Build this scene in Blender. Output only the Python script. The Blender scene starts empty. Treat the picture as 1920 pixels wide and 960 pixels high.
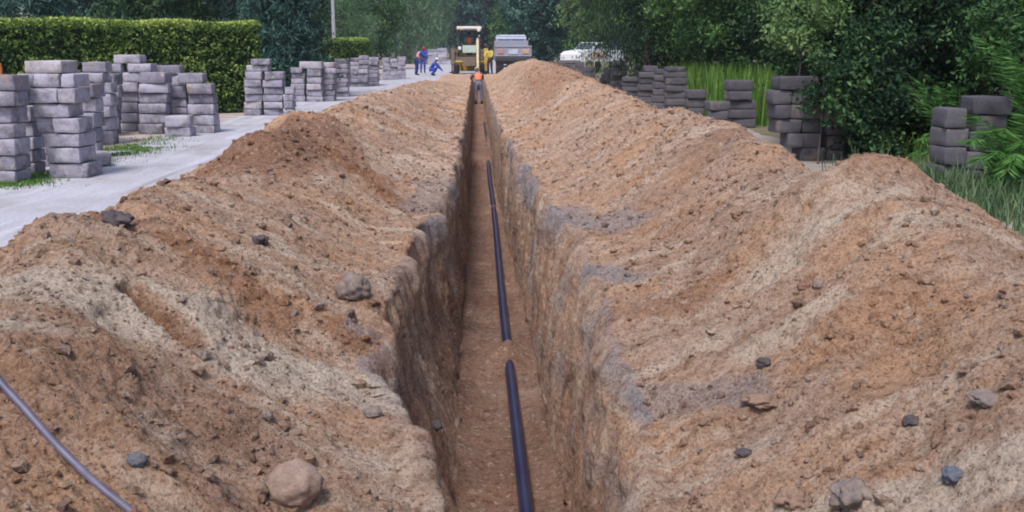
import bpy, bmesh, math, random
import numpy as np
from mathutils import Vector, Matrix, noise as mnoise
R = math.radians
random.seed(7); rng = np.random.default_rng(7)
SC = bpy.context.scene
COL = SC.collection

# ------------------------------------------------------------------ camera
W, H, F, EYE = 1920.0, 960.0, 1870.0, 1.4
PITCH = math.atan(383 / F); YAW = math.atan(67 / F * math.cos(PITCH))
cd = bpy.data.cameras.new('camera'); cam = bpy.data.objects.new('camera', cd); COL.objects.link(cam)
cam.location = (0, 0, EYE); cam.rotation_euler = (R(90) - PITCH, 0, -YAW)
cd.sensor_width = 36; cd.lens = 36 * F / W; cd.clip_start = .05; cd.clip_end = 2000
SC.camera = cam
SC.cycles.filter_width = 1.9
SC.cycles.max_bounces = 6; SC.cycles.transparent_max_bounces = 8
# ------------------------------------------------------------------ sky and sun (overcast evening)
SUN_EL, SUN_AZ = R(58), R(-158)                       # azimuth from +Y, clockwise: behind-left of the camera
wd = bpy.data.worlds.new('World'); SC.world = wd; wd.use_nodes = True
nt = wd.node_tree
sky = nt.nodes.new('ShaderNodeTexSky'); sky.sky_type = 'NISHITA'; sky.sun_disc = False
sky.sun_elevation = SUN_EL; sky.sun_rotation = SUN_AZ; sky.air_density = 1.0; sky.dust_density = 3.0; sky.ozone_density = 1.5
bg = nt.nodes['Background']; bg.inputs['Strength'].default_value = .105
nt.links.new(sky.outputs[0], bg.inputs['Color'])
sd = bpy.data.lights.new('sun', 'SUN'); so = bpy.data.objects.new('sun', sd); COL.objects.link(so)
sd.energy = 1.9; sd.angle = R(14); sd.color = (1, .955, .95)
sdir = Vector((math.sin(SUN_AZ) * math.cos(SUN_EL), math.cos(SUN_AZ) * math.cos(SUN_EL), math.sin(SUN_EL)))
so.rotation_euler = sdir.to_track_quat('Z', 'Y').to_euler(); so.location = (-10, -10, 20)
HAZE = .0004
vs = SC.view_settings; vs.view_transform = 'Standard'; vs.look = 'None'; vs.gamma = 1; vs.exposure = .74

# ------------------------------------------------------------------ pixel helpers (photo pixels -> points in the place)
CP, SP, CY, SY = math.cos(PITCH), math.sin(PITCH), math.cos(YAW), math.sin(YAW)
FW = Vector((SY * CP, CY * CP, -SP)); RT = Vector((CY, -SY, 0)); UP = Vector((SY * SP, CY * SP, CP))
def ray(u, v): return FW + RT * ((u - 960) / F) + UP * ((480 - v) / F)
def on_z(u, v, z=0.):
    d = ray(u, v); k = (z - EYE) / d.z; return Vector((d.x * k, d.y * k, z))
def on_y(u, v, y):
    d = ray(u, v); k = y / d.y; return Vector((d.x * k, y, EYE + d.z * k))
def on_x(u, v, x):
    d = ray(u, v); k = x / d.x; return Vector((x, d.y * k, EYE + d.z * k))
def project(P):
    Q = P - np.array([0, 0, EYE]); f = Q @ np.array(FW); f = np.where(f < .05, np.nan, f)
    return 960 + F * (Q @ np.array(RT)) / f, 480 - F * (Q @ np.array(UP)) / f, f

# ------------------------------------------------------------------ object helpers
def link(o, parent=None):
    COL.objects.link(o)
    if parent is not None: o.parent = parent
    return o
def tag(o, label=None, cat=None, group=None, kind=None):
    if label: o['label'] = label
    if cat: o['category'] = cat
    if group: o['group'] = group
    if kind: o['kind'] = kind
    return o
def empty(name, loc=(0, 0, 0), rz=0., label=None, cat=None, group=None):
    o = bpy.data.objects.new(name, None); o.empty_display_size = .2; link(o)
    o.location = loc; o.rotation_euler = (0, 0, rz)
    return tag(o, label, cat, group)
def np_mesh(name, V, Fq, mat=None, parent=None, smooth=True, attrs=None):
    me = bpy.data.meshes.new(name); V = np.asarray(V, np.float32); Fq = np.asarray(Fq, np.int32); k = Fq.shape[1]
    me.vertices.add(len(V)); me.vertices.foreach_set('co', V.ravel())
    me.loops.add(Fq.size); me.loops.foreach_set('vertex_index', Fq.ravel())
    me.polygons.add(len(Fq)); me.polygons.foreach_set('loop_start', np.arange(0, Fq.size, k, dtype=np.int32))
    me.polygons.foreach_set('loop_total', np.full(len(Fq), k, np.int32))
    me.polygons.foreach_set('use_smooth', np.full(len(Fq), smooth, bool))
    for an, av in (attrs or {}).items():
        a = me.attributes.new(an, 'FLOAT', 'POINT'); a.data.foreach_set('value', np.asarray(av, np.float32).ravel())
    me.update(calc_edges=True)
    if mat: me.materials.append(mat)
    return link(bpy.data.objects.new(name, me), parent)
def bm_obj(name, bm, mat=None, parent=None, smooth=False, bevel=0., subs=0):
    me = bpy.data.meshes.new(name); bm.normal_update(); bm.to_mesh(me); bm.free()
    if mat: me.materials.append(mat)
    if smooth:
        for p in me.polygons: p.use_smooth = True
    o = link(bpy.data.objects.new(name, me), parent)
    if bevel:
        m = o.modifiers.new('bevel', 'BEVEL'); m.width = bevel; m.segments = 2; m.limit_method = 'ANGLE'
    return o
def add_box(bm, c, s, rot=None):
    r = bmesh.ops.create_cube(bm, size=1.); M = Matrix.Translation(c) @ (rot.to_matrix().to_4x4() if rot is not None else Matrix()) @ Matrix.Diagonal((*s, 1))
    bmesh.ops.transform(bm, matrix=M, verts=r['verts']); return r['verts']
def add_cyl(bm, a, b, r0, r1=None, n=16):
    a, b = Vector(a), Vector(b); d = b - a; r1 = r0 if r1 is None else r1
    r = bmesh.ops.create_cone(bm, cap_ends=True, segments=n, radius1=r0, radius2=r1, depth=d.length)
    M = Matrix.Translation((a + b) / 2) @ d.to_track_quat('Z', 'Y').to_matrix().to_4x4()
    bmesh.ops.transform(bm, matrix=M, verts=r['verts']); return r['verts']
def add_prism(bm, pts, x0, x1):
    """side outline in (y, z) pushed from x0 to x1"""
    a = [bm.verts.new((x0, y, z)) for y, z in pts]; b = [bm.verts.new((x1, y, z)) for y, z in pts]; n = len(pts)
    bm.faces.new(a); bm.faces.new(b[::-1])
    for i in range(n): bm.faces.new((a[i], b[i], b[(i + 1) % n], a[(i + 1) % n]))
    bmesh.ops.recalc_face_normals(bm, faces=bm.faces[:])
def add_ring(bm, c, axis, R0, R1, w, n=28):
    """tyre-like ring round axis x or y"""
    prof = [(R0, -.42), (R0 + .25 * (R1 - R0), -.5), (R1 - .25 * (R1 - R0), -.5), (R1, -.36), (R1, .36), (R1 - .25 * (R1 - R0), .5), (R0 + .25 * (R1 - R0), .5), (R0, .42)]
    rows = []
    for i in range(n):
        a = 2 * math.pi * i / n; row = []
        for r, t in prof: row.append(bm.verts.new(Vector(c) + Vector((t * w, r * math.cos(a), r * math.sin(a)))))
        rows.append(row)
    for i in range(n):
        for j in range(len(prof)):
            bm.faces.new((rows[i][j], rows[i][(j + 1) % len(prof)], rows[(i + 1) % n][(j + 1) % len(prof)], rows[(i + 1) % n][j]))
def tube_mesh(name, pts, rad, mat, parent=None, n=12):
    P = np.array(pts, float); T = np.gradient(P, axis=0); T /= np.linalg.norm(T, axis=1)[:, None]
    ref = np.array([.13, .21, .97]); A = np.cross(T, ref); A /= np.linalg.norm(A, axis=1)[:, None]; B = np.cross(T, A)
    rad = np.broadcast_to(np.asarray(rad, float), (len(P),)); th = np.linspace(0, 2 * math.pi, n, endpoint=False)
    V = (P[:, None] + rad[:, None, None] * (np.cos(th)[None, :, None] * A[:, None] + np.sin(th)[None, :, None] * B[:, None])).reshape(-1, 3)
    i, j = np.meshgrid(np.arange(len(P) - 1), np.arange(n), indexing='ij'); j2 = (j + 1) % n
    Q = np.stack([i * n + j, i * n + j2, (i + 1) * n + j2, (i + 1) * n + j], -1).reshape(-1, 4)
    return np_mesh(name, V, Q, mat, parent)
def spline(pts, n):
    P = np.array(pts, float); d = np.r_[0, np.cumsum(np.linalg.norm(np.diff(P, axis=0), axis=1))]; d /= d[-1]
    t = np.linspace(0, 1, n); out = np.stack([np.interp(t, d, P[:, k]) for k in range(3)], 1)
    for _ in range(max(1, n // 12)):
        out[1:-1] = (out[:-2] + 2 * out[1:-1] + out[2:]) / 4
    return out

# ------------------------------------------------------------------ vectorised gradient noise
_pr = np.random.default_rng(3); _perm = np.concatenate([_pr.permutation(256)] * 3).astype(np.int32)
_g = _pr.normal(size=(256, 3)); _g = (_g / np.linalg.norm(_g, axis=1)[:, None]).astype(np.float32)
def perlin(x, y, z):
    x, y, z = (np.asarray(a, np.float32) for a in np.broadcast_arrays(x, y, z))
    fi = [np.floor(a) for a in (x, y, z)]; i = [a.astype(np.int32) & 255 for a in fi]; f = [a - b for a, b in zip((x, y, z), fi)]
    w = [a * a * a * (a * (a * 6 - 15) + 10) for a in f]; out = 0
    for dx in (0, 1):
        for dy in (0, 1):
            for dz in (0, 1):
                h = _perm[_perm[_perm[i[0] + dx] + i[1] + dy] + i[2] + dz]; g = _g[h]
                d = g[..., 0] * (f[0] - dx) + g[..., 1] * (f[1] - dy) + g[..., 2] * (f[2] - dz)
                out = out + d * (w[0] if dx else 1 - w[0]) * (w[1] if dy else 1 - w[1]) * (w[2] if dz else 1 - w[2])
    return out * 1.5
def fbm(x, y, z, o=3):
    s, a = 0, 1.
    for k in range(o): s = s + a * perlin(x * 2 ** k + 7.1 * k, y * 2 ** k, z * 2 ** k + 3.3 * k); a *= .5
    return s
def sstep(a, b, x): t = np.clip((x - a) / (b - a), 0, 1); return t * t * (3 - 2 * t)

# ------------------------------------------------------------------ materials
def new_mat(name):
    m = bpy.data.materials.new(name); m.use_nodes = True; n = m.node_tree
    return m, n, n.nodes['Principled BSDF']
def mixc(n, a, b, fac, mode='MIX'):
    x = n.nodes.new('ShaderNodeMix'); x.data_type = 'RGBA'; x.blend_type = mode
    for s, v in ((x.inputs[0], fac), (x.inputs[6], a), (x.inputs[7], b)):
        if hasattr(v, 'is_output'): n.links.new(v, s)
        elif isinstance(v, (int, float)): s.default_value = v
        else: s.default_value = (*v, 1)
    return x.outputs[2]
def nz(n, scale, detail=4, rough=.6, vec=None, dist=0.):
    x = n.nodes.new('ShaderNodeTexNoise'); x.inputs['Scale'].default_value = scale; x.inputs['Detail'].default_value = detail
    x.inputs['Roughness'].default_value = rough; x.inputs['Distortion'].default_value = dist
    if vec is not None: n.links.new(vec, x.inputs['Vector'])
    return x.outputs[0]
def ramp(n, v, a, b):
    x = n.nodes.new('ShaderNodeMapRange'); x.inputs[1].default_value = a; x.inputs[2].default_value = b; n.links.new(v, x.inputs[0]); return x.outputs[0]
def attr(n, name):
    x = n.nodes.new('ShaderNodeAttribute'); x.attribute_name = name; return x.outputs['Fac']
def coords(n, scale=(1, 1, 1)):
    t = n.nodes.new('ShaderNodeTexCoord'); m = n.nodes.new('ShaderNodeMapping'); m.inputs['Scale'].default_value = scale
    n.links.new(t.outputs['Object'], m.inputs['Vector']); return m.outputs[0]
def bump(n, bs, h, strength=.4, dist=.02):
    b = n.nodes.new('ShaderNodeBump'); b.inputs['Strength'].default_value = strength; b.inputs['Distance'].default_value = dist
    n.links.new(h, b.inputs['Height']); n.links.new(b.outputs[0], bs.inputs['Normal'])
def simple(name, c1, c2=None, scale=6., rough=.7, metal=0., bmp=0., spec=.5):
    m, n, b = new_mat(name); c2 = c2 or tuple(v * .75 for v in c1); v = coords(n)
    f = ramp(n, nz(n, scale, 5, .65, v), .35, .65); n.links.new(mixc(n, c1, c2, f), b.inputs['Base Color'])
    b.inputs['Roughness'].default_value = rough; b.inputs['Metallic'].default_value = metal; b.inputs['Specular IOR Level'].default_value = spec
    if bmp: bump(n, b, nz(n, scale * 6, 4, .6, v), bmp, .01)
    return m
def soil_mat(name, dark=0.):
    m, n, b = new_mat(name); v = coords(n)
    tan, oran, pale, redd, grey = (.50, .352, .268), (.565, .345, .215), (.66, .555, .455), (.36, .19, .11), (.33, .295, .30)
    c = mixc(n, tan, oran, ramp(n, nz(n, 1.3, 5, .6, v), .42, .64))
    vs_ = coords(n, (.7, 5, 1.2))
    c = mixc(n, c, pale, ramp(n, nz(n, 1.1, 5, .65, vs_), .5, .72))
    c = mixc(n, c, (.40, .25, .155), ramp(n, nz(n, 2.1, 5, .65, vs_), .5, .72))
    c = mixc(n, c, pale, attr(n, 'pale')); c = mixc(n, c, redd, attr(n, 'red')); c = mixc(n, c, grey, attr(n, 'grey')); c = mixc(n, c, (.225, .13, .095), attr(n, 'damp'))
    # crumbs: small lumps of differing tone
    vo = n.nodes.new('ShaderNodeTexVoronoi'); vo.inputs['Scale'].default_value = 38; n.links.new(v, vo.inputs['Vector'])
    sep = n.nodes.new('ShaderNodeSeparateColor'); n.links.new(vo.outputs['Color'], sep.inputs[0])
    c = mixc(n, c, (.60, .60, .60), ramp(n, sep.outputs[0], .80, 1.1), 'MULTIPLY')
    c = mixc(n, c, (.66, .57, .48), ramp(n, sep.outputs[1], .86, 1.25))
    spk = nz(n, 70, 6, .75, v)
    c = mixc(n, c, (.42, .36, .33), ramp(n, spk, .49, .36), 'MULTIPLY')
    c = mixc(n, c, (.70, .63, .60), ramp(n, nz(n, 16, 5, .7, v), .50, .36), 'MULTIPLY')
    c = mixc(n, c, (1.3, 1.27, 1.22), ramp(n, spk, .52, .7), 'MULTIPLY')
    n.links.new(c, b.inputs['Base Color']); b.inputs['Roughness'].default_value = .97; b.inputs['Specular IOR Level'].default_value = .15
    ad = n.nodes.new('ShaderNodeMath'); ad.operation = 'ADD'; n.links.new(spk, ad.inputs[0]); n.links.new(nz(n, 22, 5, .7, v), ad.inputs[1])
    bump(n, b, ad.outputs[0], 1., .03)
    return m
SOIL = soil_mat('soil')
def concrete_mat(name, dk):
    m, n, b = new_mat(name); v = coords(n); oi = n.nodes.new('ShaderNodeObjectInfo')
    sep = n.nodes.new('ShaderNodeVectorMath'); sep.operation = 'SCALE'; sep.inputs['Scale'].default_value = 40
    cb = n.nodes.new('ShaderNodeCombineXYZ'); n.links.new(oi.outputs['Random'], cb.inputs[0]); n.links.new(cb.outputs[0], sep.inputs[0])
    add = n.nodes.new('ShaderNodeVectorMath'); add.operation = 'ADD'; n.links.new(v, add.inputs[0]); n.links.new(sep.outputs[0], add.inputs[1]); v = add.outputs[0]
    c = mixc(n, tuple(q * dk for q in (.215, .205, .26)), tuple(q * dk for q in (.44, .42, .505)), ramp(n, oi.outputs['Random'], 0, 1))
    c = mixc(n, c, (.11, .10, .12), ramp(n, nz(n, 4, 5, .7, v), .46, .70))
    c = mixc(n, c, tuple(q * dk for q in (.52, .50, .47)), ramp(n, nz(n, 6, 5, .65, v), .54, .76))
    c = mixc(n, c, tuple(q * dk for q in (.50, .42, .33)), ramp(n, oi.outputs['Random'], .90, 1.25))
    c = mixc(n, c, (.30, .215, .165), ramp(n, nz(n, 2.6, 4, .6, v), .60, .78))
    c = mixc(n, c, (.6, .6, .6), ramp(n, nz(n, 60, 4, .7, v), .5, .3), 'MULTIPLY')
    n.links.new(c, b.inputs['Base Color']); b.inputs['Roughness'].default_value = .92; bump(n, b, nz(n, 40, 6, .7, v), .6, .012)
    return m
CONC = concrete_mat('weathered_concrete', 1.); CONC_SHADED = concrete_mat('shaded_weathered_concrete', .27)  # second copy is the same concrete with tree shade darkened into its colour
def leaf_mat(name, c1, c2, c3, trans=.25):
    m, n, b = new_mat(name); a = attr(n, 'tint')
    c = mixc(n, c1, c2, ramp(n, a, 0, .55)); c = mixc(n, c, c3, ramp(n, a, .6, 1.))
    n.links.new(c, b.inputs['Base Color']); b.inputs['Roughness'].default_value = .6; b.inputs['Specular IOR Level'].default_value = .25
    tr = n.nodes.new('ShaderNodeBsdfTranslucent'); n.links.new(c, tr.inputs['Color'])
    mx = n.nodes.new('ShaderNodeMixShader'); mx.inputs[0].default_value = trans; out = n.nodes['Material Output']
    n.links.new(b.outputs[0], mx.inputs[1]); n.links.new(tr.outputs[0], mx.inputs[2]); n.links.new(mx.outputs[0], out.inputs[0])
    return m
L_HEDGE = leaf_mat('hedge_leaves', (.03, .075, .022), (.15, .25, .055), (.40, .50, .13), .25)
L_DARK = leaf_mat('dark_leaves', (.006, .018, .011), (.024, .068, .03), (.11, .21, .068))
L_BLUE = leaf_mat('bluish_needles', (.014, .042, .042), (.055, .135, .115), (.15, .28, .21))
L_MID = leaf_mat('mid_leaves', (.014, .045, .016), (.06, .15, .045), (.17, .29, .09))
L_LIGHT = leaf_mat('light_leaves', (.09, .17, .06), (.15, .26, .09), (.28, .38, .15))
L_WILLOW = leaf_mat('pale_hanging_leaves', (.07, .14, .075), (.12, .22, .11), (.22, .33, .18))
L_FROND = leaf_mat('frond_leaves', (.04, .13, .03), (.08, .21, .045), (.17, .32, .08), .3)
L_GRASS = leaf_mat('grass_blades', (.05, .13, .02), (.09, .20, .03), (.20, .30, .07), .25)
L_DRY = leaf_mat('grey_grass', (.05, .10, .045), (.09, .155, .07), (.19, .24, .12), .25)
BARK = simple('bark', (.11, .09, .075), (.05, .042, .038), 9, .95, 0, .6)
CORE = simple('hedge_twigs', (.022, .035, .014), (.012, .016, .008), 12, 1., 0, .5)
VERGE = simple('verge_ground', (.10, .10, .05), (.17, .135, .09), 1.5, 1, 0, .5)

# ------------------------------------------------------------------ the trench and its two soil banks
YL = lambda pts, y, k: np.interp(y, [p[0] for p in pts], [p[k] for p in pts])
RIM_L = [(-4, -.5, -.3), (2.2, -.14, -.45), (3.6, -.17, -.33), (4.1, -.32, -.16), (4.7, -.50, -.03), (6, -.52, .03), (7.6, -.43, .04), (8.8, -.33, .04), (12, -.27, .04), (20, -.25, .04), (62, -.25, .04)]
RIM_R = [(-4, .8, -.3), (2.2, .70, -.42), (3.7, .72, -.3), (4.6, .73, -.1), (5.6, .71, .02), (7.3, .82, .05), (8.6, .70, .05), (10, .66, .04), (12.7, .60, .04), (18, .44, .04), (30, .40, .04), (62, .38, .04)]
FLO = [(-4, -.14, .50), (6, -.15, .50), (10, -.15, .48), (18, -.15, .36), (30, -.15, .33), (62, -.15, .30)]
XC_L, XC_R = -2.0, 2.25
def crest(pts, x):
    a = sorted((on_x(u, v, x) for u, v in pts), key=lambda p: p.y); return [p.y for p in a], [p.z for p in a]
CR_L = crest([(0, 500), (60, 442), (110, 396), (200, 376), (290, 350), (345, 352), (400, 322), (434, 308), (456, 254), (505, 256), (545, 212), (584, 262), (606, 203), (640, 195), (700, 178), (740, 162), (790, 152)], XC_L)
CR_R = crest([(1912, 512), (1880, 474), (1830, 390), (1780, 372), (1712, 348), (1690, 294), (1655, 298), (1580, 312), (1500, 300), (1440, 272), (1390, 262), (1370, 238), (1310, 204), (1240, 212), (1180, 186), (1110, 146), (1060, 124), (1000, 112), (975, 118)], XC_R)
def crest_z(c, y, z0, z1):
    return np.interp(y, np.r_[-4, c[0], c[0][-1] + 8], np.r_[z0, c[1], z1])
def bank(d, xr_z, w, zc, k=.05, so=.68):
    """d = distance from rim outwards; w = distance rim -> crest"""
    zi = xr_z + d * (zc - xr_z) / w + .10 * zc * np.sin(np.clip(d / w, 0, 1) * math.pi * 2) * -1
    zo = zc - (d - w) * so
    return -k * np.log(np.exp(-zi / k) + np.exp(-zo / k)) + k * .35

ys = np.r_[np.linspace(-4, 1.4, 40), np.exp(np.linspace(math.log(1.45), math.log(62.), 1250))]
def smooth1(a, n):
    for _ in range(n): a = np.r_[a[0], (a[:-2] + 2 * a[1:-1] + a[2:]) / 4, a[-1]]
    return a
n1 = perlin(ys * .9, 0 * ys, 0 * ys + 5.5); n2 = perlin(ys * 2.3, 0 * ys + 3.3, 0 * ys + 1.5); n3 = perlin(ys * 1.1, 0 * ys + 9.3, 0 * ys + 4.5)
far = sstep(30, 8, ys)
xl = YL(RIM_L, ys, 1) + (.06 * n1 + .08 * n2 + .055 * perlin(ys * 5, ys * 0, ys * 0 + 3) + .03 * perlin(ys * 13, ys * 0, ys * 0 + 3)) * (.35 + .65 * far); zl = YL(RIM_L, ys, 2)
xr = YL(RIM_R, ys, 1) + (.07 * n3 + .055 * perlin(ys * 5, ys * 0 + 5, ys * 0 + 3) + .03 * perlin(ys * 13, ys * 0, ys * 0 + 7) + .05 * perlin(ys * 2.7, ys * 0 + 2.2, ys * 0 + 8.1)) * (.35 + .65 * far); zr = YL(RIM_R, ys, 2)
fl = YL(FLO, ys, 1) + .02 * n2; fr = YL(FLO, ys, 2) + .02 * n3
fz = -1.2 + .30 * sstep(22.0, 22.7, ys) - .05 * sstep(23, 30, ys)
endw = sstep(60.6, 61.2, ys)                                         # the dug end of the trench
cl = smooth1(crest_z(CR_L, ys, .4, .02), 3); cr = smooth1(crest_z(CR_R, ys, .3, .02), 10)
wl, wr = XC_L - xl, XC_R - xr
rows = []; zone = []; shade_n = []
NB, NW, NF = 340, 95, 64
for t in np.linspace(1, 0, NB) ** 1.0:                               # left bank, foot -> rim
    d = t * 3.6; x = xl - d; rows.append((x, bank(d, zl, -wl, cl))); zone.append(0.)
rimtop_l = rows[-1][1]
for t in np.linspace(0, 1, NW + 1)[1:]:                              # left wall
    e = t ** .8; b = .03 * math.sin(t * 9) * (1 - t)
    x = xl + (fl - xl) * (e ** 1.6) + b; z = rimtop_l + (fz - rimtop_l) * e
    rows.append((x, z * (1 - endw) + endw * .02)); zone.append(1.)
for t in np.linspace(0, 1, NF + 1)[1:]:
    rows.append((fl + (fr - fl) * t, (fz + .05 * (2 * t - 1) ** 4) * (1 - endw) + endw * .02)); zone.append(2.)
NWR = 130
rz_top = bank(0., zr, wr, cr)
for t in np.linspace(0, 1, NWR + 1)[1:]:                             # right wall, floor -> rim
    e = 1 - (1 - t) ** .8
    x = fr + (xr - fr) * (e ** 1.2 * .55 + .45 * e ** 5); z = fz + (rz_top - fz) * e
    rows.append((x, z * (1 - endw) + endw * .02)); zone.append(1.)
for t in np.linspace(0, 1, NB + 1)[1:]:
    d = t * 3.75; x = xr + d; rows.append((x, bank(d, zr, wr, cr))); zone.append(0.)
G = np.zeros((len(rows), len(ys), 3))
for i, (x, z) in enumerate(rows): G[i, :, 0] = x; G[i, :, 1] = ys; G[i, :, 2] = z
for s_, w_, it in ((NB, 34, 5), (NB + NW + NF + NWR, 40, 8)):
    near = sstep(9, 4, ys)[None, :, None]; S = G[s_ - w_:s_ + w_].copy()
    for k in range(it * 16):
        q = (S[:-2] + 2 * S[1:-1] + S[2:]) / 4; S[1:-1] = q if k < it else S[1:-1] + (q - S[1:-1]) * near
    G[s_ - w_:s_ + w_] = S
zone = np.array(zone)[:, None] * np.ones(len(ys))[None]
iL, iR = NB, NB + NW + NF + NWR                                      # first/last trench columns
gu, gv, gd = project(G.reshape(-1, 3)); gu = gu.reshape(zone.shape); gv = gv.reshape(zone.shape); gd = gd.reshape(zone.shape)
def grid_hit(u, v, P):
    """the visible point of the soil nearest to a photo pixel"""
    e = np.where(np.isnan(gu), 1e9, (gu - u) ** 2 + (gv - v) ** 2); m = e < max(16., e.min() * 1.5)
    i = np.argmin(np.where(m, gd, 1e9)); return Vector(P.reshape(-1, 3)[i])
def seg_dist(pts):
    """distance in metres (along the ground plan) from a polyline of soil points"""
    out = np.full(zone.shape, 1e9)
    for a, b in zip(pts[:-1], pts[1:]):
        a, b = np.array(a[:3]), np.array(b[:3]); ab = b - a; t = np.clip(((G - a) @ ab) / (ab @ ab + 1e-9), 0, 1)
        out = np.minimum(out, np.linalg.norm(G - (a + t[..., None] * ab), axis=-1))
    return out
def band(px, width, soft=.5):
    p = [grid_hit(u, v, G) for u, v in px]
    wob = .35 * width * fbm(G[..., 0] * 3, G[..., 1] * 3, G[..., 2] * 3, 3)
    d = seg_dist(p) + wob; return sstep(width, width * soft, d)
pale = .9 * band([(30, 540), (250, 565), (450, 640), (690, 700)], .34) + .8 * band([(0, 622), (130, 655)], .07) + .7 * band([(560, 690), (760, 760)], .12)
pale = pale + .55 * band([(1440, 500), (1560, 395), (1640, 350)], .22) + .5 * band([(740, 215), (840, 250)], .6) + .6 * band([(1400, 650), (1560, 560)], .12) + .8 * band([(1500, 960), (1700, 930), (1920, 870)], .16)
pale = pale + .45 * band([(640, 260), (760, 310), (840, 300)], .5)
redd = .75 * band([(330, 440), (430, 520), (520, 590)], .15) + .8 * band([(640, 610), (720, 690)], .10) + .75 * band([(450, 285), (560, 240), (620, 290)], .8) + .6 * band([(640, 300), (800, 380)], .35)
redd = redd + .5 * band([(1690, 300), (1640, 318)], .2) + .6 * band([(1150, 600), (1290, 560), (1330, 520)], .16) + .5 * band([(1020, 115), (1060, 150)], 1.2) + .4 * band([(1370, 250), (1290, 300), (1210, 370)], .3)
redd = redd + .3 * band([(1380, 745), (1600, 640), (1700, 590)], .3) + .3 * band([(1200, 430), (1350, 400)], .25)
redd = redd + .75 * band([(180, 385), (300, 400)], .2) + .3 * band([(40, 790), (200, 700), (400, 760)], .25)
holl = [grid_hit(u, v, G) for u, v in ((248, 548), (300, 590), (362, 640))]
hd = seg_dist(holl); hollow = sstep(.075, .03, hd + .02 * perlin(G[..., 0] * 9, G[..., 1] * 9, G[..., 2] * 9))
redd = redd + .9 * sstep(.075, .05, hd)
pale = pale * (1 - sstep(.085, .06, hd))
grey = .7 * band([(1055, 385), (1120, 400), (1180, 410)], .25) + .8 * band([(1090, 510), (1210, 512)], .12) + .6 * band([(1200, 740), (1330, 730), (1400, 720)], .14) + .6 * band([(660, 610), (700, 620)], .06) + .5 * band([(800, 380), (830, 330)], .25)
wall_m = np.where(zone == 1, 1., 0.); floor_m = np.where(zone == 2, 1., 0.)
gx, gy, gz = G[..., 0], G[..., 1], G[..., 2]
wstreak = fbm(gx * 1.5, gy * 3.2, gz * .8, 4)
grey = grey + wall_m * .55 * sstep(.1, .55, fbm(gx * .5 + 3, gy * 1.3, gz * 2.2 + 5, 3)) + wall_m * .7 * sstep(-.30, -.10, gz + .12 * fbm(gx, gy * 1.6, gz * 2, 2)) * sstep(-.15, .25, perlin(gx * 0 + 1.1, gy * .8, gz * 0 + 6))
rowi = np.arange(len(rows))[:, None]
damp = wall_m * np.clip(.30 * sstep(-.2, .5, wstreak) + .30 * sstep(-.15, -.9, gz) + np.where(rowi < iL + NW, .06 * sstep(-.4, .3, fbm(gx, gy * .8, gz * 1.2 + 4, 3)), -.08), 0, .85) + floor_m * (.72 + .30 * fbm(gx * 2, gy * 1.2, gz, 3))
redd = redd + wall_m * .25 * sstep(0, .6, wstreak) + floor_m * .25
pale = pale + wall_m * .45 * sstep(.15, .6, fbm(gx * 2 + 9, gy * 2.6, gz * .7, 3)) * sstep(-1., -.3, gz)
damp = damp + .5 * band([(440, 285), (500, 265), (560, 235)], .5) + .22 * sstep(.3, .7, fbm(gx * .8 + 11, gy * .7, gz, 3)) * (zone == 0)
pale, redd, grey, damp = (np.clip(a, 0, 1) for a in (pale, redd, grey, damp))
# surface relief
dU = np.gradient(G, axis=0); dV = np.gradient(G, axis=1); N = np.cross(dV, dU); N /= np.linalg.norm(N, axis=-1)[..., None] + 1e-9
N *= np.where((N[..., 2:3] < 0) & (zone[..., None] != 1), -1, 1)
nb = np.where(zone == 1, 0, 1.)
lump = .085 * fbm(gx * 1.1, gy * .8, gz, 2) + .045 * perlin(gx * .8, gy * 3.6 + .5 * gx, gz * .5) + .05 * np.abs(perlin(gx * .9 + 5, gy * 1.9 + .4 * gx, gz))
mid = .024 * fbm(gx * 3.6, gy * 3.6, gz * 3.6, 2)
slump =   .016 * sstep(.0, .12, perlin(gx * 1.6 + 7, gy * 2.1, gz * 2)) + .012 * sstep(.0, .08, perlin(gx * 3.1 + 1, gy * 3.6, gz * 3 + 4))
patch = sstep(-.35, .35, perlin(gx * 1.3 + 4, gy * 1.1, gz + 8))
clod = .014 * np.abs(perlin(gx * 9, gy * 9, gz * 9)) + .017 * patch * np.abs(perlin(gx * 15 + 3, gy * 15, gz * 15)) + .012 * np.abs(perlin(gx * 34, gy * 34, gz * 34)) * (.4 + patch)
strk = .010 * fbm(gx * 1.5, gy * 14, gz * 3, 2)
disp_b = (lump + slump - .03 + mid + 1.15 * clod + strk) - .025 - .17 * hollow + np.clip(redd + damp, 0, 1) * (.03 * np.abs(perlin(gx * 5, gy * 4, gz * 5 + 3)) + .04 * np.abs(perlin(gx * 2.2, gy * 1.8, gz * 2))) + .006 * perlin(gx * 60, gy * 60, gz * 60)
tw = np.clip((gz - fz) / (np.maximum(zl, -.3) - fz + 1e-6), 0, 1)
near_w = sstep(40, 6, gy)
disp_w = (.038 * fbm(gx, gy * 1.9, gz * 1.3, 3) + .035 * sstep(-.12, .16, perlin(gx, gy * 2.3 + 3, gz * .9)) + .016 * sstep(0., .1, perlin(gx + 4, gy * 4.6, gz * 2.1)) + .014 * fbm(gx, gy * 9, gz * 2.2, 3)) * (.35 + .65 * near_w) + .012 * np.abs(perlin(gx * 20, gy * 20, gz * 20)) + .012 * np.abs(perlin(gx * 9, gy * 9, gz * 9)) - .035
lipn = sstep(-.5, .3, perlin(gx * 0, gy * 1.7, gz * 0 + 2.7))
disp_w = disp_w + .035 * lipn * sstep(.72, .86, tw + .08 * perlin(gx, gy * 3, gz * 3)) * near_w
disp_f = .03 * fbm(gx * 3, gy * 2.4, gz, 3) + .014 * np.abs(perlin(gx * 14, gy * 14, gz * 14))
mounds = 0
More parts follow.
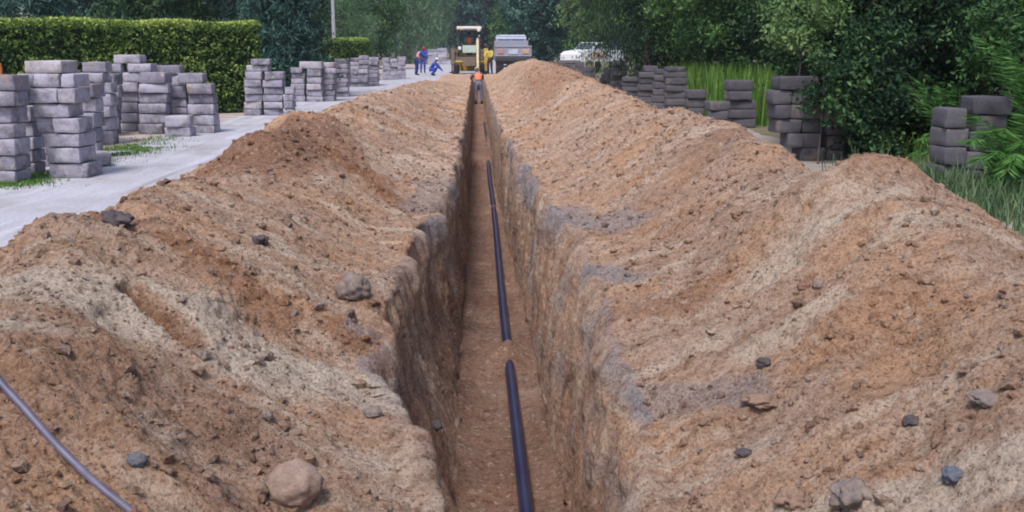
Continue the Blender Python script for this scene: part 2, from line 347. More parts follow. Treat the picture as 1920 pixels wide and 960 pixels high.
def mound(x, y, hgt, rx, ry):
    return hgt * np.exp(-((gx - x) / rx) ** 2 - ((gy - y) / ry) ** 2)
px_pipe = .262
disp_f = disp_f + mound(px_pipe, 8.25, .15, .16, .32) + mound(px_pipe - .18, 8.0, .07, .2, .35) + mound(px_pipe + .02, 16.4, .075, .12, .16) + mound(.05, 12, .04, .2, .7) + mound(.45, 6.6, .07, .10, .6) + mound(-.1, 10, .06, .10, .8)
disp = np.where(zone == 1, disp_w, np.where(zone == 2, disp_f, disp_b))
# blend relief across the seams so the sheets meet
for _ in range(4):
    for s in (iL, iL + NW, iL + NW + NF, iR):
        a, b = max(s - 8, 1), s + 8
        disp[a:b] = (disp[a - 1:b - 1] + 2 * disp[a:b] + disp[a + 1:b + 1]) / 4
edge = np.ones(zone.shape[0]); edge[:6] = np.linspace(0, 1, 6); edge[-6:] = np.linspace(1, 0, 6)
up = np.zeros_like(N); up[..., 2] = 1
D = np.where(zone[..., None] == 1, N * np.where(np.arange(len(rows)) < iL + NW, np.sign(N[..., 0].mean(1)) , -np.sign(N[..., 0].mean(1)))[:, None, None], np.where(N[..., 2:3] < 0, -N, N))
GD = G + D * (disp * edge[:, None])[..., None]
GD[0, :, 2] = GD[-1, :, 2] = -.3
GD[:5, :, 2] -= .02; GD[-5:, :, 2] -= .02
def sheet(name, a, b, label, cat):
    P = GD[a:b]; n, m = P.shape[:2]; i, j = np.meshgrid(np.arange(n - 1), np.arange(m - 1), indexing='ij')
    Q = np.stack([i * m + j, (i + 1) * m + j, (i + 1) * m + j + 1, i * m + j + 1], -1).reshape(-1, 4)
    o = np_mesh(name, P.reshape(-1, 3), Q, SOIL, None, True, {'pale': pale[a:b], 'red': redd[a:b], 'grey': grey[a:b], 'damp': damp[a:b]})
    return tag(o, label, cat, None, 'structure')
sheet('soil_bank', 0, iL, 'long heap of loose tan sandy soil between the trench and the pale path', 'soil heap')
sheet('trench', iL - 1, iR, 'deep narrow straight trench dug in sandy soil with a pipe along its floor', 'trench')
sheet('soil_bank', iR - 1, len(rows), 'long heap of loose tan sandy soil between the trench and the dark bushes', 'soil heap')
gu, gv, gd = project(GD.reshape(-1, 3)); gu = gu.reshape(zone.shape); gv = gv.reshape(zone.shape); gd = gd.reshape(zone.shape)
def hit(u, v): return grid_hit(u, v, GD)

# ------------------------------------------------------------------ ground, path, road
def grid_sheet(name, x0, x1, y0, y1, z, mat, nx=2, ny=2, wob=0., label=None, cat=None):
    xs_, ys_ = np.linspace(x0, x1, nx), np.linspace(y0, y1, ny); X, Y = np.meshgrid(xs_, ys_, indexing='ij'); X = X.copy()
    if wob:
        e = wob * fbm(Y * .35, Y * 0 + x0, Y * 0 + .5, 3); X[0] += e[0]; X[-1] += 1.3 * wob * fbm(Y[0] * .5, Y[0] * 0 + 7, Y[0] * 0, 3)
    Z = np.full_like(X, z); V = np.stack([X, Y, Z], -1).reshape(-1, 3)
    i, j = np.meshgrid(np.arange(nx - 1), np.arange(ny - 1), indexing='ij')
    Q = np.stack([i * ny + j, (i + 1) * ny + j, (i + 1) * ny + j + 1, i * ny + j + 1], -1).reshape(-1, 4)
    return V, Q
def merged(name, parts, mat, label, cat):
    V, Q, o = [], [], 0
    for v, q in parts: V.append(v); Q.append(q + o); o += len(v)
    return tag(np_mesh(name, np.concatenate(V), np.concatenate(Q), mat, None, False), label, cat, None, 'structure')
merged('ground',
       [grid_sheet('', -600, -1.3, -200, 61.3, 0, None), grid_sheet('', 1.6, 600, -200, 61.3, 0, None), grid_sheet('', -600, 600, 61.3, 900, 0, None), grid_sheet('', -1.3, 1.6, -200, -3.9, 0, None)],
       VERGE, 'dull green brown ground of the verges under the bushes and trees', 'ground')
def path_mat():
    m, n, b = new_mat('pale_sandy_path'); v = coords(n); vs2 = coords(n, (3., .35, 1))
    c = mixc(n, (.41, .41, .465), (.31, .29, .30), ramp(n, nz(n, .9, 6, .6, v), .45, .7))
    c = mixc(n, c, (.49, .49, .56), ramp(n, nz(n, 1.6, 4, .6, vs2), .5, .68))
    c = mixc(n, c, (.40, .33, .28), ramp(n, nz(n, .55, 6, .7, v), .56, .74)); c = mixc(n, c, (.30, .28, .29), ramp(n, nz(n, 1.2, 3, .5, coords(n, (5, .12, 1))), .60, .74))
    c = mixc(n, c, (.75, .73, .72), ramp(n, nz(n, 30, 5, .7, v), .5, .35), 'MULTIPLY')
    n.links.new(c, b.inputs['Base Color']); b.inputs['Roughness'].default_value = .95; bump(n, b, nz(n, 30, 6, .7, v), .5, .02); return m
PATH = path_mat()
merged('path', [grid_sheet('', -5.15, -1.6, -60, 61, .006, None, 2, 240, .22), grid_sheet('', -5.1, 5.2, 61, 260, .006, None, 2, 200, .2)], PATH,
       'pale bluish sandy track between the block stacks and the soil heap', 'path')
merged('verge', [grid_sheet('', -9.5, -4.7, -20, 118, .003, None, 2, 240, .4)], simple('pinkish_sand', (.43, .36, .34), (.30, .25, .22), 2.2, 1, 0, .5),
       'pinkish sandy ground under the block stacks beside the path', 'verge')
merged('verge', [grid_sheet('', 3.0, 5.0, -20, 61, .006, None, 2, 240, .25)], simple('grey_sand_verge', (.33, .29, .26), (.22, .19, .16), 3, 1, 0, .5),
       'grey sandy strip beside the bushes beyond the soil heap', 'verge')

# ------------------------------------------------------------------ foliage builders
def leaf_cloud(name, P, size, mat, parent, aspect=.55, up_bias=.3, droop=0., tint=None, dirs=None, rg=rng):
    n = len(P); size = np.broadcast_to(size, (n,)) * rg.uniform(.65, 1.35, n)
    a = rg.normal(size=(n, 3)) if dirs is None else dirs + rg.normal(size=(n, 3)) * .35
    a[:, 2] -= droop; a /= np.linalg.norm(a, axis=1)[:, None]
    b = rg.normal(size=(n, 3)); b -= a * (a * b).sum(1)[:, None]; b /= np.linalg.norm(b, axis=1)[:, None]
    nn = np.cross(a, b)
    L = a * size[:, None] * .5; Wd = b * (size * aspect * .5)[:, None]; C = nn * (size * .10)[:, None]
    V = np.stack([P - L, P + Wd * .9 + C - L * .1, P + L, P - Wd * .9 + C - L * .1], 1).reshape(-1, 3)
    Q = np.arange(4 * n).reshape(n, 4); t = rg.uniform(0, 1, n) if tint is None else np.clip(tint + rg.normal(0, .16, n), 0, 1)
    return np_mesh(name, V, Q, mat, parent, False, {'tint': np.repeat(t, 4)})
def clumps(n_clump, per, r_clump, shape, rg=rng):
    """clumps spread through a crown; shape(k) -> centres (k,3), with gaps between them"""
    C = shape(n_clump); rc = r_clump * rg.uniform(.6, 1.3, n_clump); t = rg.uniform(0, 1, n_clump)
    P = np.repeat(C, per, 0) + rg.normal(size=(n_clump * per, 3)) * np.repeat(rc, per)[:, None] * [.6, .6, .42]
    return P, np.repeat(.02 + .85 * t, per)
def ellipsoid(c, r, shell=.5, rg=rng):
    def f(k):
        d = rg.normal(size=(k, 3)); d /= np.linalg.norm(d, axis=1)[:, None]; q = rg.uniform(shell ** 3, 1, k) ** (1 / 3)
        b = 1 + .28 * perlin(d[:, 0] * 1.7 + c[0], d[:, 1] * 1.7 + c[1], d[:, 2] * 1.7 + c[2])
        return np.array(c) + d * np.array(r) * (q * b)[:, None]
    return f
def cone_shape(h0, h1, r, rg=rng):
    def f(k):
        t = 1 - np.sqrt(rg.uniform(0, 1, k)); z = h0 + (h1 - h0) * t; a = rg.uniform(0, 2 * math.pi, k)
        rr = r * (1 - t) * rg.uniform(.35, 1, k) * (1 + .25 * np.sin(a * 5 + z * 3)); return np.stack([rr * np.cos(a), rr * np.sin(a), z - .15 * rr], 1)
    return f
def trunk_mesh(h, r, limbs, parent, name='trunk', lean=0.):
    V, Q, o = [], [], 0
    def add(p, rad, n=9):
        nonlocal o
        P = np.array(p, float); T = np.gradient(P, axis=0); T /= np.linalg.norm(T, axis=1)[:, None]
        A = np.cross(T, [.31, .9, .1]); A /= np.linalg.norm(A, axis=1)[:, None]; B = np.cross(T, A); th = np.linspace(0, 2 * math.pi, n, endpoint=False)
        v = (P[:, None] + np.array(rad)[:, None, None] * (np.cos(th)[None, :, None] * A[:, None] + np.sin(th)[None, :, None] * B[:, None])).reshape(-1, 3)
        i, j = np.meshgrid(np.arange(len(P) - 1), np.arange(n), indexing='ij')
        q = np.stack([i * n + j, i * n + (j + 1) % n, (i + 1) * n + (j + 1) % n, (i + 1) * n + j], -1).reshape(-1, 4)
        V.append(v); Q.append(q + o); o += len(v)
    zz = np.linspace(-.1, h, 9); wob = rng.normal(0, .03 * h, (9, 2)).cumsum(0) * .25
    main = np.c_[wob[:, 0] + lean * zz, wob[:, 1], zz]; add(main, np.linspace(r, r * .3, 9) * np.r_[1.35, np.ones(8)])
    for k in range(limbs):
        t = rng.uniform(.3, .92); b = np.array([np.interp(t * h, zz, main[:, 0]), np.interp(t * h, zz, main[:, 1]), t * h]); a = rng.uniform(0, 6.28)
        l = h * rng.uniform(.2, .38) * (1.2 - t * .6); e = b + l * np.array([math.cos(a), math.sin(a), rng.uniform(.3, .9)]); m = (b + e) / 2 + [0, 0, -.05 * l]
        add(np.array([b, m, e]), np.array([.45, .3, .1]) * r, 6)
    return np_mesh(name, np.concatenate(V), np.concatenate(Q), BARK, parent)
def copy_tree(o, parent=None):
    c = o.copy(); COL.objects.link(c)
    if parent is not None: c.parent = parent
    for ch in o.children: copy_tree(ch, c)
    return c

# ------------------------------------------------------------------ hedges
def hedge(a, b, thick, h, n, mat, label, leaf=.07, name='hedge', capdry=False):
    a, b = Vector((*a, 0)), Vector((*b, 0)); d = b - a; L = d.length; root = empty(name, (a + b) / 2, math.atan2(d.y, d.x), label, 'hedge')
    bm = bmesh.new(); add_box(bm, (0, 0, h * .5 - .05), (L - .3, thick - .34, h - .3)); bm_obj('twigs', bm, CORE, root)
    A = [L * h, L * h, L * thick, thick * h, thick * h]; p = np.array(A) / sum(A); f = rng.choice(5, n, p=p)
    s, t = rng.uniform(-.5, .5, n), rng.uniform(-.5, .5, n); dep = np.abs(rng.normal(0, .09, n)) - .03
    P = np.zeros((n, 3)); tint = rng.uniform(0, .55, n)
    for k, (fx, fy, fz_) in enumerate(((None, -1, None), (None, 1, None), (None, None, 1), (-1, None, None), (1, None, None))):
        m = f == k; q = dep[m] + .05 * fbm(s[m] * L * 1.2, t[m] * h * 1.6, s[m] * 0 + k, 3)
        if k < 2: P[m] = np.c_[s[m] * L, fy * (thick / 2 - q), (t[m] + .5) * h]
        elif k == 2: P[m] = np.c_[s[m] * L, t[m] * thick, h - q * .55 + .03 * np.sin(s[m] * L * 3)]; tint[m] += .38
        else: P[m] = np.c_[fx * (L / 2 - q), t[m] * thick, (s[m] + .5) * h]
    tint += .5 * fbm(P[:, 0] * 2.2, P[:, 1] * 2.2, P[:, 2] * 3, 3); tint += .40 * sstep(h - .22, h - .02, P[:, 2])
    keep = fbm(P[:, 0] * 4 + 3, P[:, 1] * 4, P[:, 2] * 5, 2) > -.42
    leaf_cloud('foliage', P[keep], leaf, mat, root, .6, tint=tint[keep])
    if capdry:
        k = 900; T = np.c_[rng.uniform(-.5, .5, k) * L, rng.uniform(-.5, .5, k) * thick, h + rng.uniform(0, .10, k)]
        leaf_cloud('shoots', T, .09, L_DRY, root, .12, dirs=np.tile([0, 0, 1.], (k, 1)))
    return root
hedge((-13.2, 19.6), (-5.42, 24.6), 1.5, 2.06, 46000, L_HEDGE, 'long clipped bright green hedge with a flat top behind the block stacks', .095, capdry=True)
c0, c1 = on_y(590, 72, 42.6), on_y(686, 72, 42.6)
hedge((c0.x, 43.2), (c1.x, 43.2), 1.2, c0.z, 12000, L_HEDGE, 'small clipped hedge with a bright yellow green top beyond the long hedge', .08)

# ------------------------------------------------------------------ trees
def conifer(label, x, y, h, r, mat=L_BLUE, n=230, leaf=.22, base=.3, seed=0):
    root = empty('conifer', (x, y, 0), rng.uniform(0, 6), label, 'tree', None)
    P, t = clumps(n, 46, .42, cone_shape(base, h, r)); leaf_cloud('crown', P, leaf, mat, root, .30, droop=.35, tint=t)
    trunk_mesh(h * .95, .02 * h + .05, 10, root); return root
def broad(label, x, y, h, r, mat, n=200, per=60, leaf=.18, base=.35, clump=.5, name='tree', hang=0., aspect=.55, cat='tree', ry=None, sh=.45):
    root = empty(name, (x, y, 0), 0, label, cat)
    c = (0, 0, h * (base + 1) / 2); P, t = clumps(n, per, clump, ellipsoid(c, (r, ry or r, h * (1 - base) / 2), sh)); P[:, 2] = np.maximum(P[:, 2], .05)
    if hang:
        P[:, 2] -= hang * rng.uniform(0, 1, len(P)) ** 2; P[:, 2] = np.maximum(P[:, 2], .2)
        leaf_cloud('crown', P, leaf, mat, root, .22, tint=t, dirs=np.tile([0, 0, -1.], (len(P), 1)))
    else: leaf_cloud('crown', P, leaf, mat, root, aspect, tint=t)
    if name == 'tree': trunk_mesh(h * .75, .02 * h + .03, 9, root)
    else: trunk_mesh(h * .72, .007 * h + .004, 7, root, 'stem')
    return root
def px(u, y): return on_y(u, 97, y).x
# behind the hedge, left to right
for lab, u, y, h, r, mt in [
    ('dark bluish conifer behind the left end of the long hedge', 20, 33, 9, 3.0, L_BLUE),
    ('bushy bluish conifer second from the left behind the long hedge', 170, 36, 10, 3.3, L_BLUE),
    ('dark conifer behind the middle of the long hedge', 300, 33, 9, 2.6, L_DARK),
    ('bluish conifer behind the right part of the long hedge', 390, 37, 10, 2.8, L_BLUE)]:
    conifer(lab, px(u, y), y, h, r, mt, 330)
conifer('very dark bluish conifer just right of the long hedge end', px(525, 32), 32, 8, 1.5, L_BLUE, 380, .2, .1)
conifer('dark conifer between the two clipped hedges', px(575, 53), 53, 11, 2.0, L_DARK, 320)
conifer('tall bluish conifer farther back above the left end of the long hedge', -19.5, 50, 13, 3.6, L_BLUE, 420, .3)
conifer('tall dark conifer farther back above the middle of the long hedge', -15.2, 52, 13, 3.4, L_DARK, 420, .3)
conifer('tall bluish conifer farther back above the right part of the long hedge', -11.6, 50, 13, 3.2, L_BLUE, 420, .3)
broad('round grey green shrub tree behind the small clipped hedge', -8.3, 62, 5.2, 2.3, L_WILLOW, 260, 60, .17, .02, .45, aspect=.3)
broad('pale green tree with hanging foliage left of the yellow digger', -8.2, 120, 15, 3.6, L_WILLOW, 300, 60, .42, .02, .7, hang=1.6)
broad('grey green leafy tree behind the men in blue', -9.2, 84, 9, 3.1, L_MID, 260, 60, .24, .02, .6)
broad('tall pale tree with drooping foliage behind the left side of the digger', -6.6, 152, 17, 3.6, L_WILLOW, 260, 60, .5, .1, .8, hang=2.2)
broad('dark tree closing the road end behind the digger cab', -2.6, 178, 22, 4.5, L_BLUE, 300, 60, .5, .05, .9)
broad('dark tree closing the road end right of the digger', 2.4, 184, 22, 4.5, L_DARK, 300, 60, .5, .05, .9)
broad('big dark rounded tree behind the grey truck', 5.6, 84, 13, 3.2, L_BLUE, 420, 70, .28, .0, .6)
broad('pale green leafy bush just behind the top of the grey truck cab', 3.2, 104, 6.6, 2.0, L_MID, 130, 50, .26, .1, .6)
broad('yellow green young tree above the white pickup', px(1098, 74), 74, 10, 1.8, L_LIGHT, 170, 60, .22, .1, .5)
# the thicket on the right
broad('very dark spreading tree behind the far right block stacks', px(1235, 34), 36, 9, 2.9, L_DARK, 520, 80, .15, .0, .42, hang=.7, ry=4)
broad('dark leaning tree right of the white pickup', px(1195, 44), 44, 10, 2.0, L_DARK, 330, 70, .17, .03, .45, hang=.6)
broad('mid green leafy tree behind the tall grass', px(1390, 27), 28, 7, 2.5, L_MID, 420, 90, .11, .05, .36)
broad('dark green tree between the tall grass and the spreading tree', px(1310, 30), 32, 8, 2.2, L_DARK, 360, 80, .13, .02, .4)
broad('large dark shrub with pale leaves leaning over the broad block stack', 5.75, 14.6, 4.2, 1.25, L_DARK, 520, 90, .085, .0, .26, 'shrub', cat='shrub')
broad('low leafy sapling in front of the leafy right stack top', on_y(1545, 190, 12.4).x, 12.45, 1.5, .24, L_DARK, 26, 44, .065, .30, .11, 'sapling', cat='sapling')
broad('low dark leafy shrub touching the right side of the broad block stack', on_y(1632, 200, 12.5).x, 12.6, 1.75, .42, L_DARK, 110, 70, .075, .0, .17, 'shrub', cat='shrub')
broad('leafy branch touching the top of the nearest right block stack', on_y(1925, 170, 10.6).x, 11.0, 2.3, .5, L_MID, 60, 60, .075, .45, .18, 'leafy_branch', cat='branch')
broad('pale green shrub with small light leaves above the broad block stack', px(1512, 13.1), 13.3, 2.35, .5, L_LIGHT, 55, 34, .075, .56, .17, 'shrub', cat='shrub')
broad('dark shrub filling the gap between the two nearest right stacks', px(1680, 13.6), 14.0, 3.6, 1.3, L_DARK, 480, 90, .075, .0, .22, 'shrub', cat='shrub')
broad('almost black green shrub behind the nearest right block stack', 7.4, 14.0, 4.2, 1.7, L_DARK, 480, 90, .075, .0, .24, 'shrub', cat='shrub')
broad('dense dark shrub at the right edge of the picture behind fronds', 7.9, 11.6, 3.8, 1.35, L_DARK, 420, 90, .07, .0, .22, 'shrub', cat='shrub')
broad('tall dark tree rising behind the shrubs on the right', px(1720, 21), 22, 9, 3.4, L_DARK, 480, 80, .13, .0, .42)
broad('second tall dark tree rising farther right behind the shrubs', px(1930, 17), 19.4, 9, 2.9, L_DARK, 460, 80, .12, .0, .4)
broad('mid green tree behind the large leaning shrub', px(1520, 24), 25, 8, 2.3, L_MID, 380, 80, .12, .02, .4)
# far wood closing the view
def forest():
    VV, tt = [], []
    root_pts = []
    for k in range(140):
        x = rng.uniform(-75, 75); y = rng.uniform(170, 240); h = rng.uniform(18, 26); r = rng.uniform(3, 5); root_pts.append((x, y, h))
        P, t = clumps(70, 30, 1.0, ellipsoid((x, y, h * .56), (r, r, h * .44), .4)); VV.append(P); tt.append(t * .8)
    P = np.concatenate(VV); P[:, 2] = np.maximum(P[:, 2], .1); t = np.concatenate(tt)
    n = len(P); size = .75 * rng.uniform(.6, 1.4, n); a = rng.normal(size=(n, 3)); a /= np.linalg.norm(a, axis=1)[:, None]
    b = rng.normal(size=(n, 3)); b -= a * (a * b).sum(1)[:, None]; b /= np.linalg.norm(b, axis=1)[:, None]
    V = np.stack([P - a * size[:, None] / 2, P + b * size[:, None] * .28, P + a * size[:, None] / 2, P - b * size[:, None] * .28], 1).reshape(-1, 3)
    Q = np.arange(4 * n).reshape(n, 4); T = np.repeat(t, 4)
    # trunks
    tv, tq, o = [], [], len(V)
    for x, y, h in root_pts:
        for (r0, z0), (r1, z1) in (((.2, 0), (.12, h * .8)),):
            th = np.linspace(0, 2 * math.pi, 7, endpoint=False)
            tv.append(np.r_[np.c_[x + r0 * np.cos(th), y + r0 * np.sin(th), th * 0 + z0], np.c_[x + r1 * np.cos(th), y + r1 * np.sin(th), th * 0 + z1]])
            i = np.arange(7); tq.append(np.c_[i, (i + 1) % 7, 7 + (i + 1) % 7, 7 + i] + o); o += 14
    V = np.concatenate([V] + tv); Q2 = np.concatenate([Q] + tq)
    ob = np_mesh('forest', V, Q2, L_BLUE, None, False, {'tint': np.r_[T, np.full(o - len(T), .05)]})
    tag(ob, 'distant bluish wood closing off the end of the road', 'forest', None, 'stuff')
forest()

# ------------------------------------------------------------------ grass
def blades(name, P, h, w, mat, label, cat, lean=.35, parent=None):
    n = len(P); hh = h * rng.uniform(.5, 1.25, n); a = rng.uniform(0, 6.28, n); l = lean * hh * rng.uniform(.2, 1, n); dx, dy = np.cos(a), np.sin(a)
    S = np.c_[-dy, dx, 0 * a] * (w / 2); b0 = P; b1 = P + np.c_[dx * l * .35, dy * l * .35, hh * .6]; b2 = P + np.c_[dx * l, dy * l, hh]
    V = np.stack([b0 - S, b0 + S, b1 + S * .8, b1 - S * .8, b2 + S * .12, b2 - S * .12], 1).reshape(-1, 3); k = np.arange(n) * 6
    Q = np.concatenate([np.stack([k, k + 1, k + 2, k + 3], 1), np.stack([k + 3, k + 2, k + 4, k + 5], 1)])
    o = np_mesh(name, V, Q, mat, parent, False, {'tint': np.repeat(rng.uniform(0, 1, n), 6)})
    if parent is None: tag(o, label, cat, None, 'stuff')
    return o
def patch_pts(c, n, rx, ry, z=0.):
    a = rng.normal(size=(n, 2)) * .5; P = np.c_[c[0] + a[:, 0] * rx, c[1] + a[:, 1] * ry, np.full(n, z)]
    return P[fbm(P[:, 0] * 2.2, P[:, 1] * 2.2, P[:, 2], 2) > -.25]
g = [patch_pts(on_z(235, 283), 1500, .55, 1.1), patch_pts(on_z(20, 345), 1100, .45, .5), patch_pts(on_z(175, 305), 250, .3, .5), patch_pts(on_z(300, 262), 200, .4, .8), patch_pts(on_z(80, 330), 260, .3, .3), patch_pts(on_z(706, 150), 260, .3, 1.5)]
blades('grass', np.concatenate([np.repeat(q, 2, 0) + rng.normal(0, .03, (2 * len(q), 3)) * [1, 1, 0] for q in g]), .04, .010, L_GRASS, 'short bright green grass at the foot of the left block stacks', 'grass', .8)
P = np.concatenate([patch_pts((px(1375, 22), 23), 5200, 2.2, 3.2), patch_pts((px(1460, 20), 20), 1500, 1.0, 2), patch_pts((px(1310, 27), 27), 1200, 1.2, 2)])
P = P[(P[:, 0] > 4.95) & (P[:, 1] > 18.9)]
blades('tall_grass', P, .95, .022, L_GRASS, 'tall fresh green grass growing behind the low block stacks', 'grass', .3)
P = patch_pts(on_z(1905, 400), 5000, 1.1, 2.4); P = P[P[:, 0] > 4.0]
blades('verge_grass', P, .28, .012, L_DRY, 'grey green grass between the soil heap and the fronds', 'grass', .7)
P = np.c_[rng.uniform(5.5, 9, 9000), rng.uniform(7, 34, 9000), np.zeros(9000)]
blades('undergrowth', P, .3, .02, L_GRASS, 'low green undergrowth along the foot of the thicket', 'undergrowth', .6)

# ------------------------------------------------------------------ frond plants on the right
def frond_plant(label, base, tips, leaf=.12, per=26):
    per = int(per * 1.6)
    root = empty('fern', base, 0, label, 'plant'); b = Vector(base)
    for tp in tips:
        tp = Vector(tp) - b; m = tp * .5 + Vector((0, 0, .30 * Vector((tp.x, tp.y, 0)).length + .12)); t = np.linspace(0, 1, per)[:, None]
        C = (1 - t) ** 2 * np.zeros(3) + 2 * t * (1 - t) * np.array(m) + t ** 2 * np.array(tp); T = np.gradient(C, axis=0); T /= np.linalg.norm(T, axis=1)[:, None]
        s = np.cross(T, [0, 0, 1.]); s /= np.linalg.norm(s, axis=1)[:, None] + 1e-6
        V, Q = [], []
        for sd_ in (-1, 1):
            for i in range(5, per):
                ln = leaf * (1.25 - .8 * abs(i / per - .5)) * rng.uniform(.75, 1.25); d = s[i] * sd_ * .75 + T[i] * .65 + np.array([0, 0, -.35]) + rng.normal(0, .12, 3); d /= np.linalg.norm(d); w = np.cross(d, rng.normal(size=3)); w /= np.linalg.norm(w); w *= .008
                k = len(V); c = C[i]; V += [c - w * .4, c + d * ln * .45 + w, c + d * ln, c + d * ln * .45 - w]; Q.append((k, k + 1, k + 2, k + 3))
        k0 = len(V)
        for i in range(per): V += [C[i] - s[i] * .006, C[i] + s[i] * .006]
        for i in range(per - 1): k = k0 + 2 * i; Q.append((k, k + 1, k + 3, k + 2))
        np_mesh('frond', np.array(V), np.array(Q), L_FROND, root, False, {'tint': np.full(len(V), rng.uniform(.3, .75))})
    return root
def tip(u, v, y): return on_y(u, v, y)
B = on_y(1905, 330, 9.6); B.z = 0
frond_plant('large bright green feathery plant drooping in front of the nearest right stack', B,
            [tip(1830, 215, 9.4), tip(1822, 262, 9.2), tip(1838, 300, 9.1), tip(1862, 340, 9.0), tip(1880, 372, 8.9), tip(1905, 380, 8.9), tip(1930, 360, 8.9), tip(1950, 300, 9), tip(1880, 240, 9.1), tip(1915, 270, 9.0), tip(1865, 290, 9.0), tip(1925, 215, 9.2), tip(1850, 245, 9.2), tip(1890, 320, 8.8), tip(1960, 250, 9.1), tip(1900, 300, 8.8)], .17, 34)
B = on_y(1790, 330, 11.4); B.z = 0
frond_plant('slender bright green fronds arching left of the nearest right stack', B, [tip(1712, 290, 11), tip(1726, 262, 11), tip(1745, 250, 11), tip(1704, 160, 11.2), tip(1722, 150, 11.3), tip(1800, 165, 11.2), tip(1742, 285, 10.9), tip(1765, 165, 11.1)], .13, 30)
B = on_y(1960, 300, 10.4); B.z = 0
frond_plant('light green feathery sprays high above the nearest right stack', B, [tip(1842, 72, 10.2), tip(1868, 88, 10.2), tip(1900, 110, 10), tip(1888, 78, 10.3), tip(1930, 130, 10), tip(1960, 100, 10.1)], .15, 34)

# ------------------------------------------------------------------ concrete blocks
BG_L, BG_R = 'concrete blocks stacked along the pale path', 'concrete blocks stacked along the bushes'
ORD = ['topmost', 'second from top', 'third from top', 'fourth from top', 'fifth from top', 'sixth from top', 'seventh from top', 'eighth from top', 'ninth from top', 'tenth from top']
nblocks = 0
def block_mesh(w, d, h, mat=None):
    bm = bmesh.new(); gridc = np.array([-1, -.94, -.34, .34, .94, 1.])
    r = bmesh.ops.create_cube(bm, size=2.); bmesh.ops.subdivide_edges(bm, edges=bm.edges[:], cuts=4, use_grid_fill=True)
    hx = np.array([w, d, h]) / 2; rad = min(.011, h * .2); off = Vector((random.random() * 50, random.random() * 50, random.random() * 50))
    src = np.linspace(-1, 1, 6)
    for v in bm.verts:
        p = np.array([np.interp(v.co[k], src, gridc) for k in range(3)]) * hx; q = np.clip(p, -(hx - rad), hx - rad); e = p - q; l = np.linalg.norm(e)
        if l > 1e-6: p = q + e / l * rad
        nv = mnoise.noise_vector(Vector(p) * 7 + off) * .016 + mnoise.noise_vector(Vector(p) * 20 + off) * .009
        nv.z *= .5; v.co = Vector(p) + nv
    me = bpy.data.meshes.new('concrete_block'); bm.to_mesh(me); bm.free(); me.materials.append(mat or CONC)
    for p in me.polygons: p.use_smooth = True
    return me
def block(cx, cy, cz, w, d, h, rz, label, group):
    global nblocks
    o = link(bpy.data.objects.new('concrete_block', block_mesh(w, d, h - .011, CONC_SHADED if group == BG_R else CONC))); o.location = (cx, cy, cz); o.rotation_euler = (0, 0, rz); nblocks += 1  # right-hand stacks take the concrete with shade in its colour
    return tag(o, label, 'block', group)
def stack(desc, ub, vb, courses, group, depth=.34, dy=0., jit=.045, rot=6):
    """courses from the ground up: (v of the top edge, [(u0, u1), ...])"""
    Y = on_z(ub, vb).y + dy; z = 0.; n = len(courses)
    for i, (vt, spans) in enumerate(courses):
        zt = on_y((spans[0][0] + spans[0][1]) / 2, vt, Y).z; h = zt - z
        for j, (u0, u1) in enumerate(spans):
            vm = (97 + vt) / 2 if vt > 97 else vt
            x0, x1 = on_y(u0, vt + 5, Y).x, on_y(u1, vt + 5, Y).x
            order = ORD[n - 1 - i] if i else ('bottom' if n > 1 else 'only')
            side = '' if len(spans) == 1 else (('left ', 'right ') if len(spans) == 2 else ('left ', 'middle ', 'right '))[j]
            if order in ('bottom', 'topmost', 'only'): lab = f'{side}{order} grey concrete block in {desc}'
            else: lab = f'{side}grey concrete block {order} in {desc}'
            block((x0 + x1) / 2, Y + depth / 2 + random.uniform(-jit, jit), z + h / 2, x1 - x0 - .006, depth, h, R(random.uniform(-rot, rot)) * (1 if len(spans) == 1 else .3), lab, group)
        z = zt
def ev(vb, vt, n, u0, u1, jit=2):
    """n even courses from vb up to vt"""
    return [(vb + (vt - vb) * (k + 1) / n, [(u0 + random.uniform(-jit, jit), u1 + random.uniform(-jit, jit))]) for k in range(n)]
# near left wall of stacks
stack('the stack cut by the left picture edge', 5, 345, [(320, [(-38, 34)]), (292, [(-38, 33)]), (260, [(-34, 34)]), (232, [(-36, 26)]), (200, [(-40, 20)]), (171, [(-36, 30)]), (140, [(-38, 27)])], BG_L)
stack('the narrow column left of the dark gap', 50, 328, [(306, [(37, 66)]), (282, [(36, 62)]), (257, [(34, 62)]), (229, [(28, 60)]), (199, [(22, 60)])], BG_L)
stack('the recessed column inside the dark gap', 76, 312, ev(312, 205, 5, 60, 94, 1), BG_L)
stack('the big stack right of the dark gap', 125, 335, [(306, [(92, 166)]), (276, [(88, 154)]), (250, [(84, 154)]), (221, [(66, 100), (101, 150)]), (194, [(62, 130)]), (165, [(36, 110), (111, 144)]), (138, [(29, 61), (63, 112), (113, 140)]), (113, [(43, 115)])], BG_L, .42)
block(*(on_y(178, 310, on_z(178, 314).y) + Vector((0, .14, .075))), .26, .34, .16, R(24), 'skewed grey brown block lying on the ground beside the big left stack', BG_L)
stack('the dark column behind the big left stack', 150, 300, [(268, [(136, 178)]), (240, [(134, 176)]), (211, [(132, 178)]), (184, [(131, 176)]), (157, [(146, 178)])], BG_L)
stack('the pale column with a reddish block', 192, 272, [(246, [(178, 208)]), (221, [(180, 206)]), (199, [(180, 206)]), (176, [(176, 206)]), (155, [(176, 206)]), (136, [(140, 192)]), (116, [(150, 195)])], BG_L)
stack('the stack under the highest raised block', 232, 247, [(230, [(204, 252)]), (212, [(206, 256)]), (192, [(208, 256)]), (173, [(206, 256)]), (154, [(202, 258)]), (136, [(194, 226), (228, 264)]), (119, [(196, 228), (240, 284)]), (102, [(212, 262)])], BG_L)
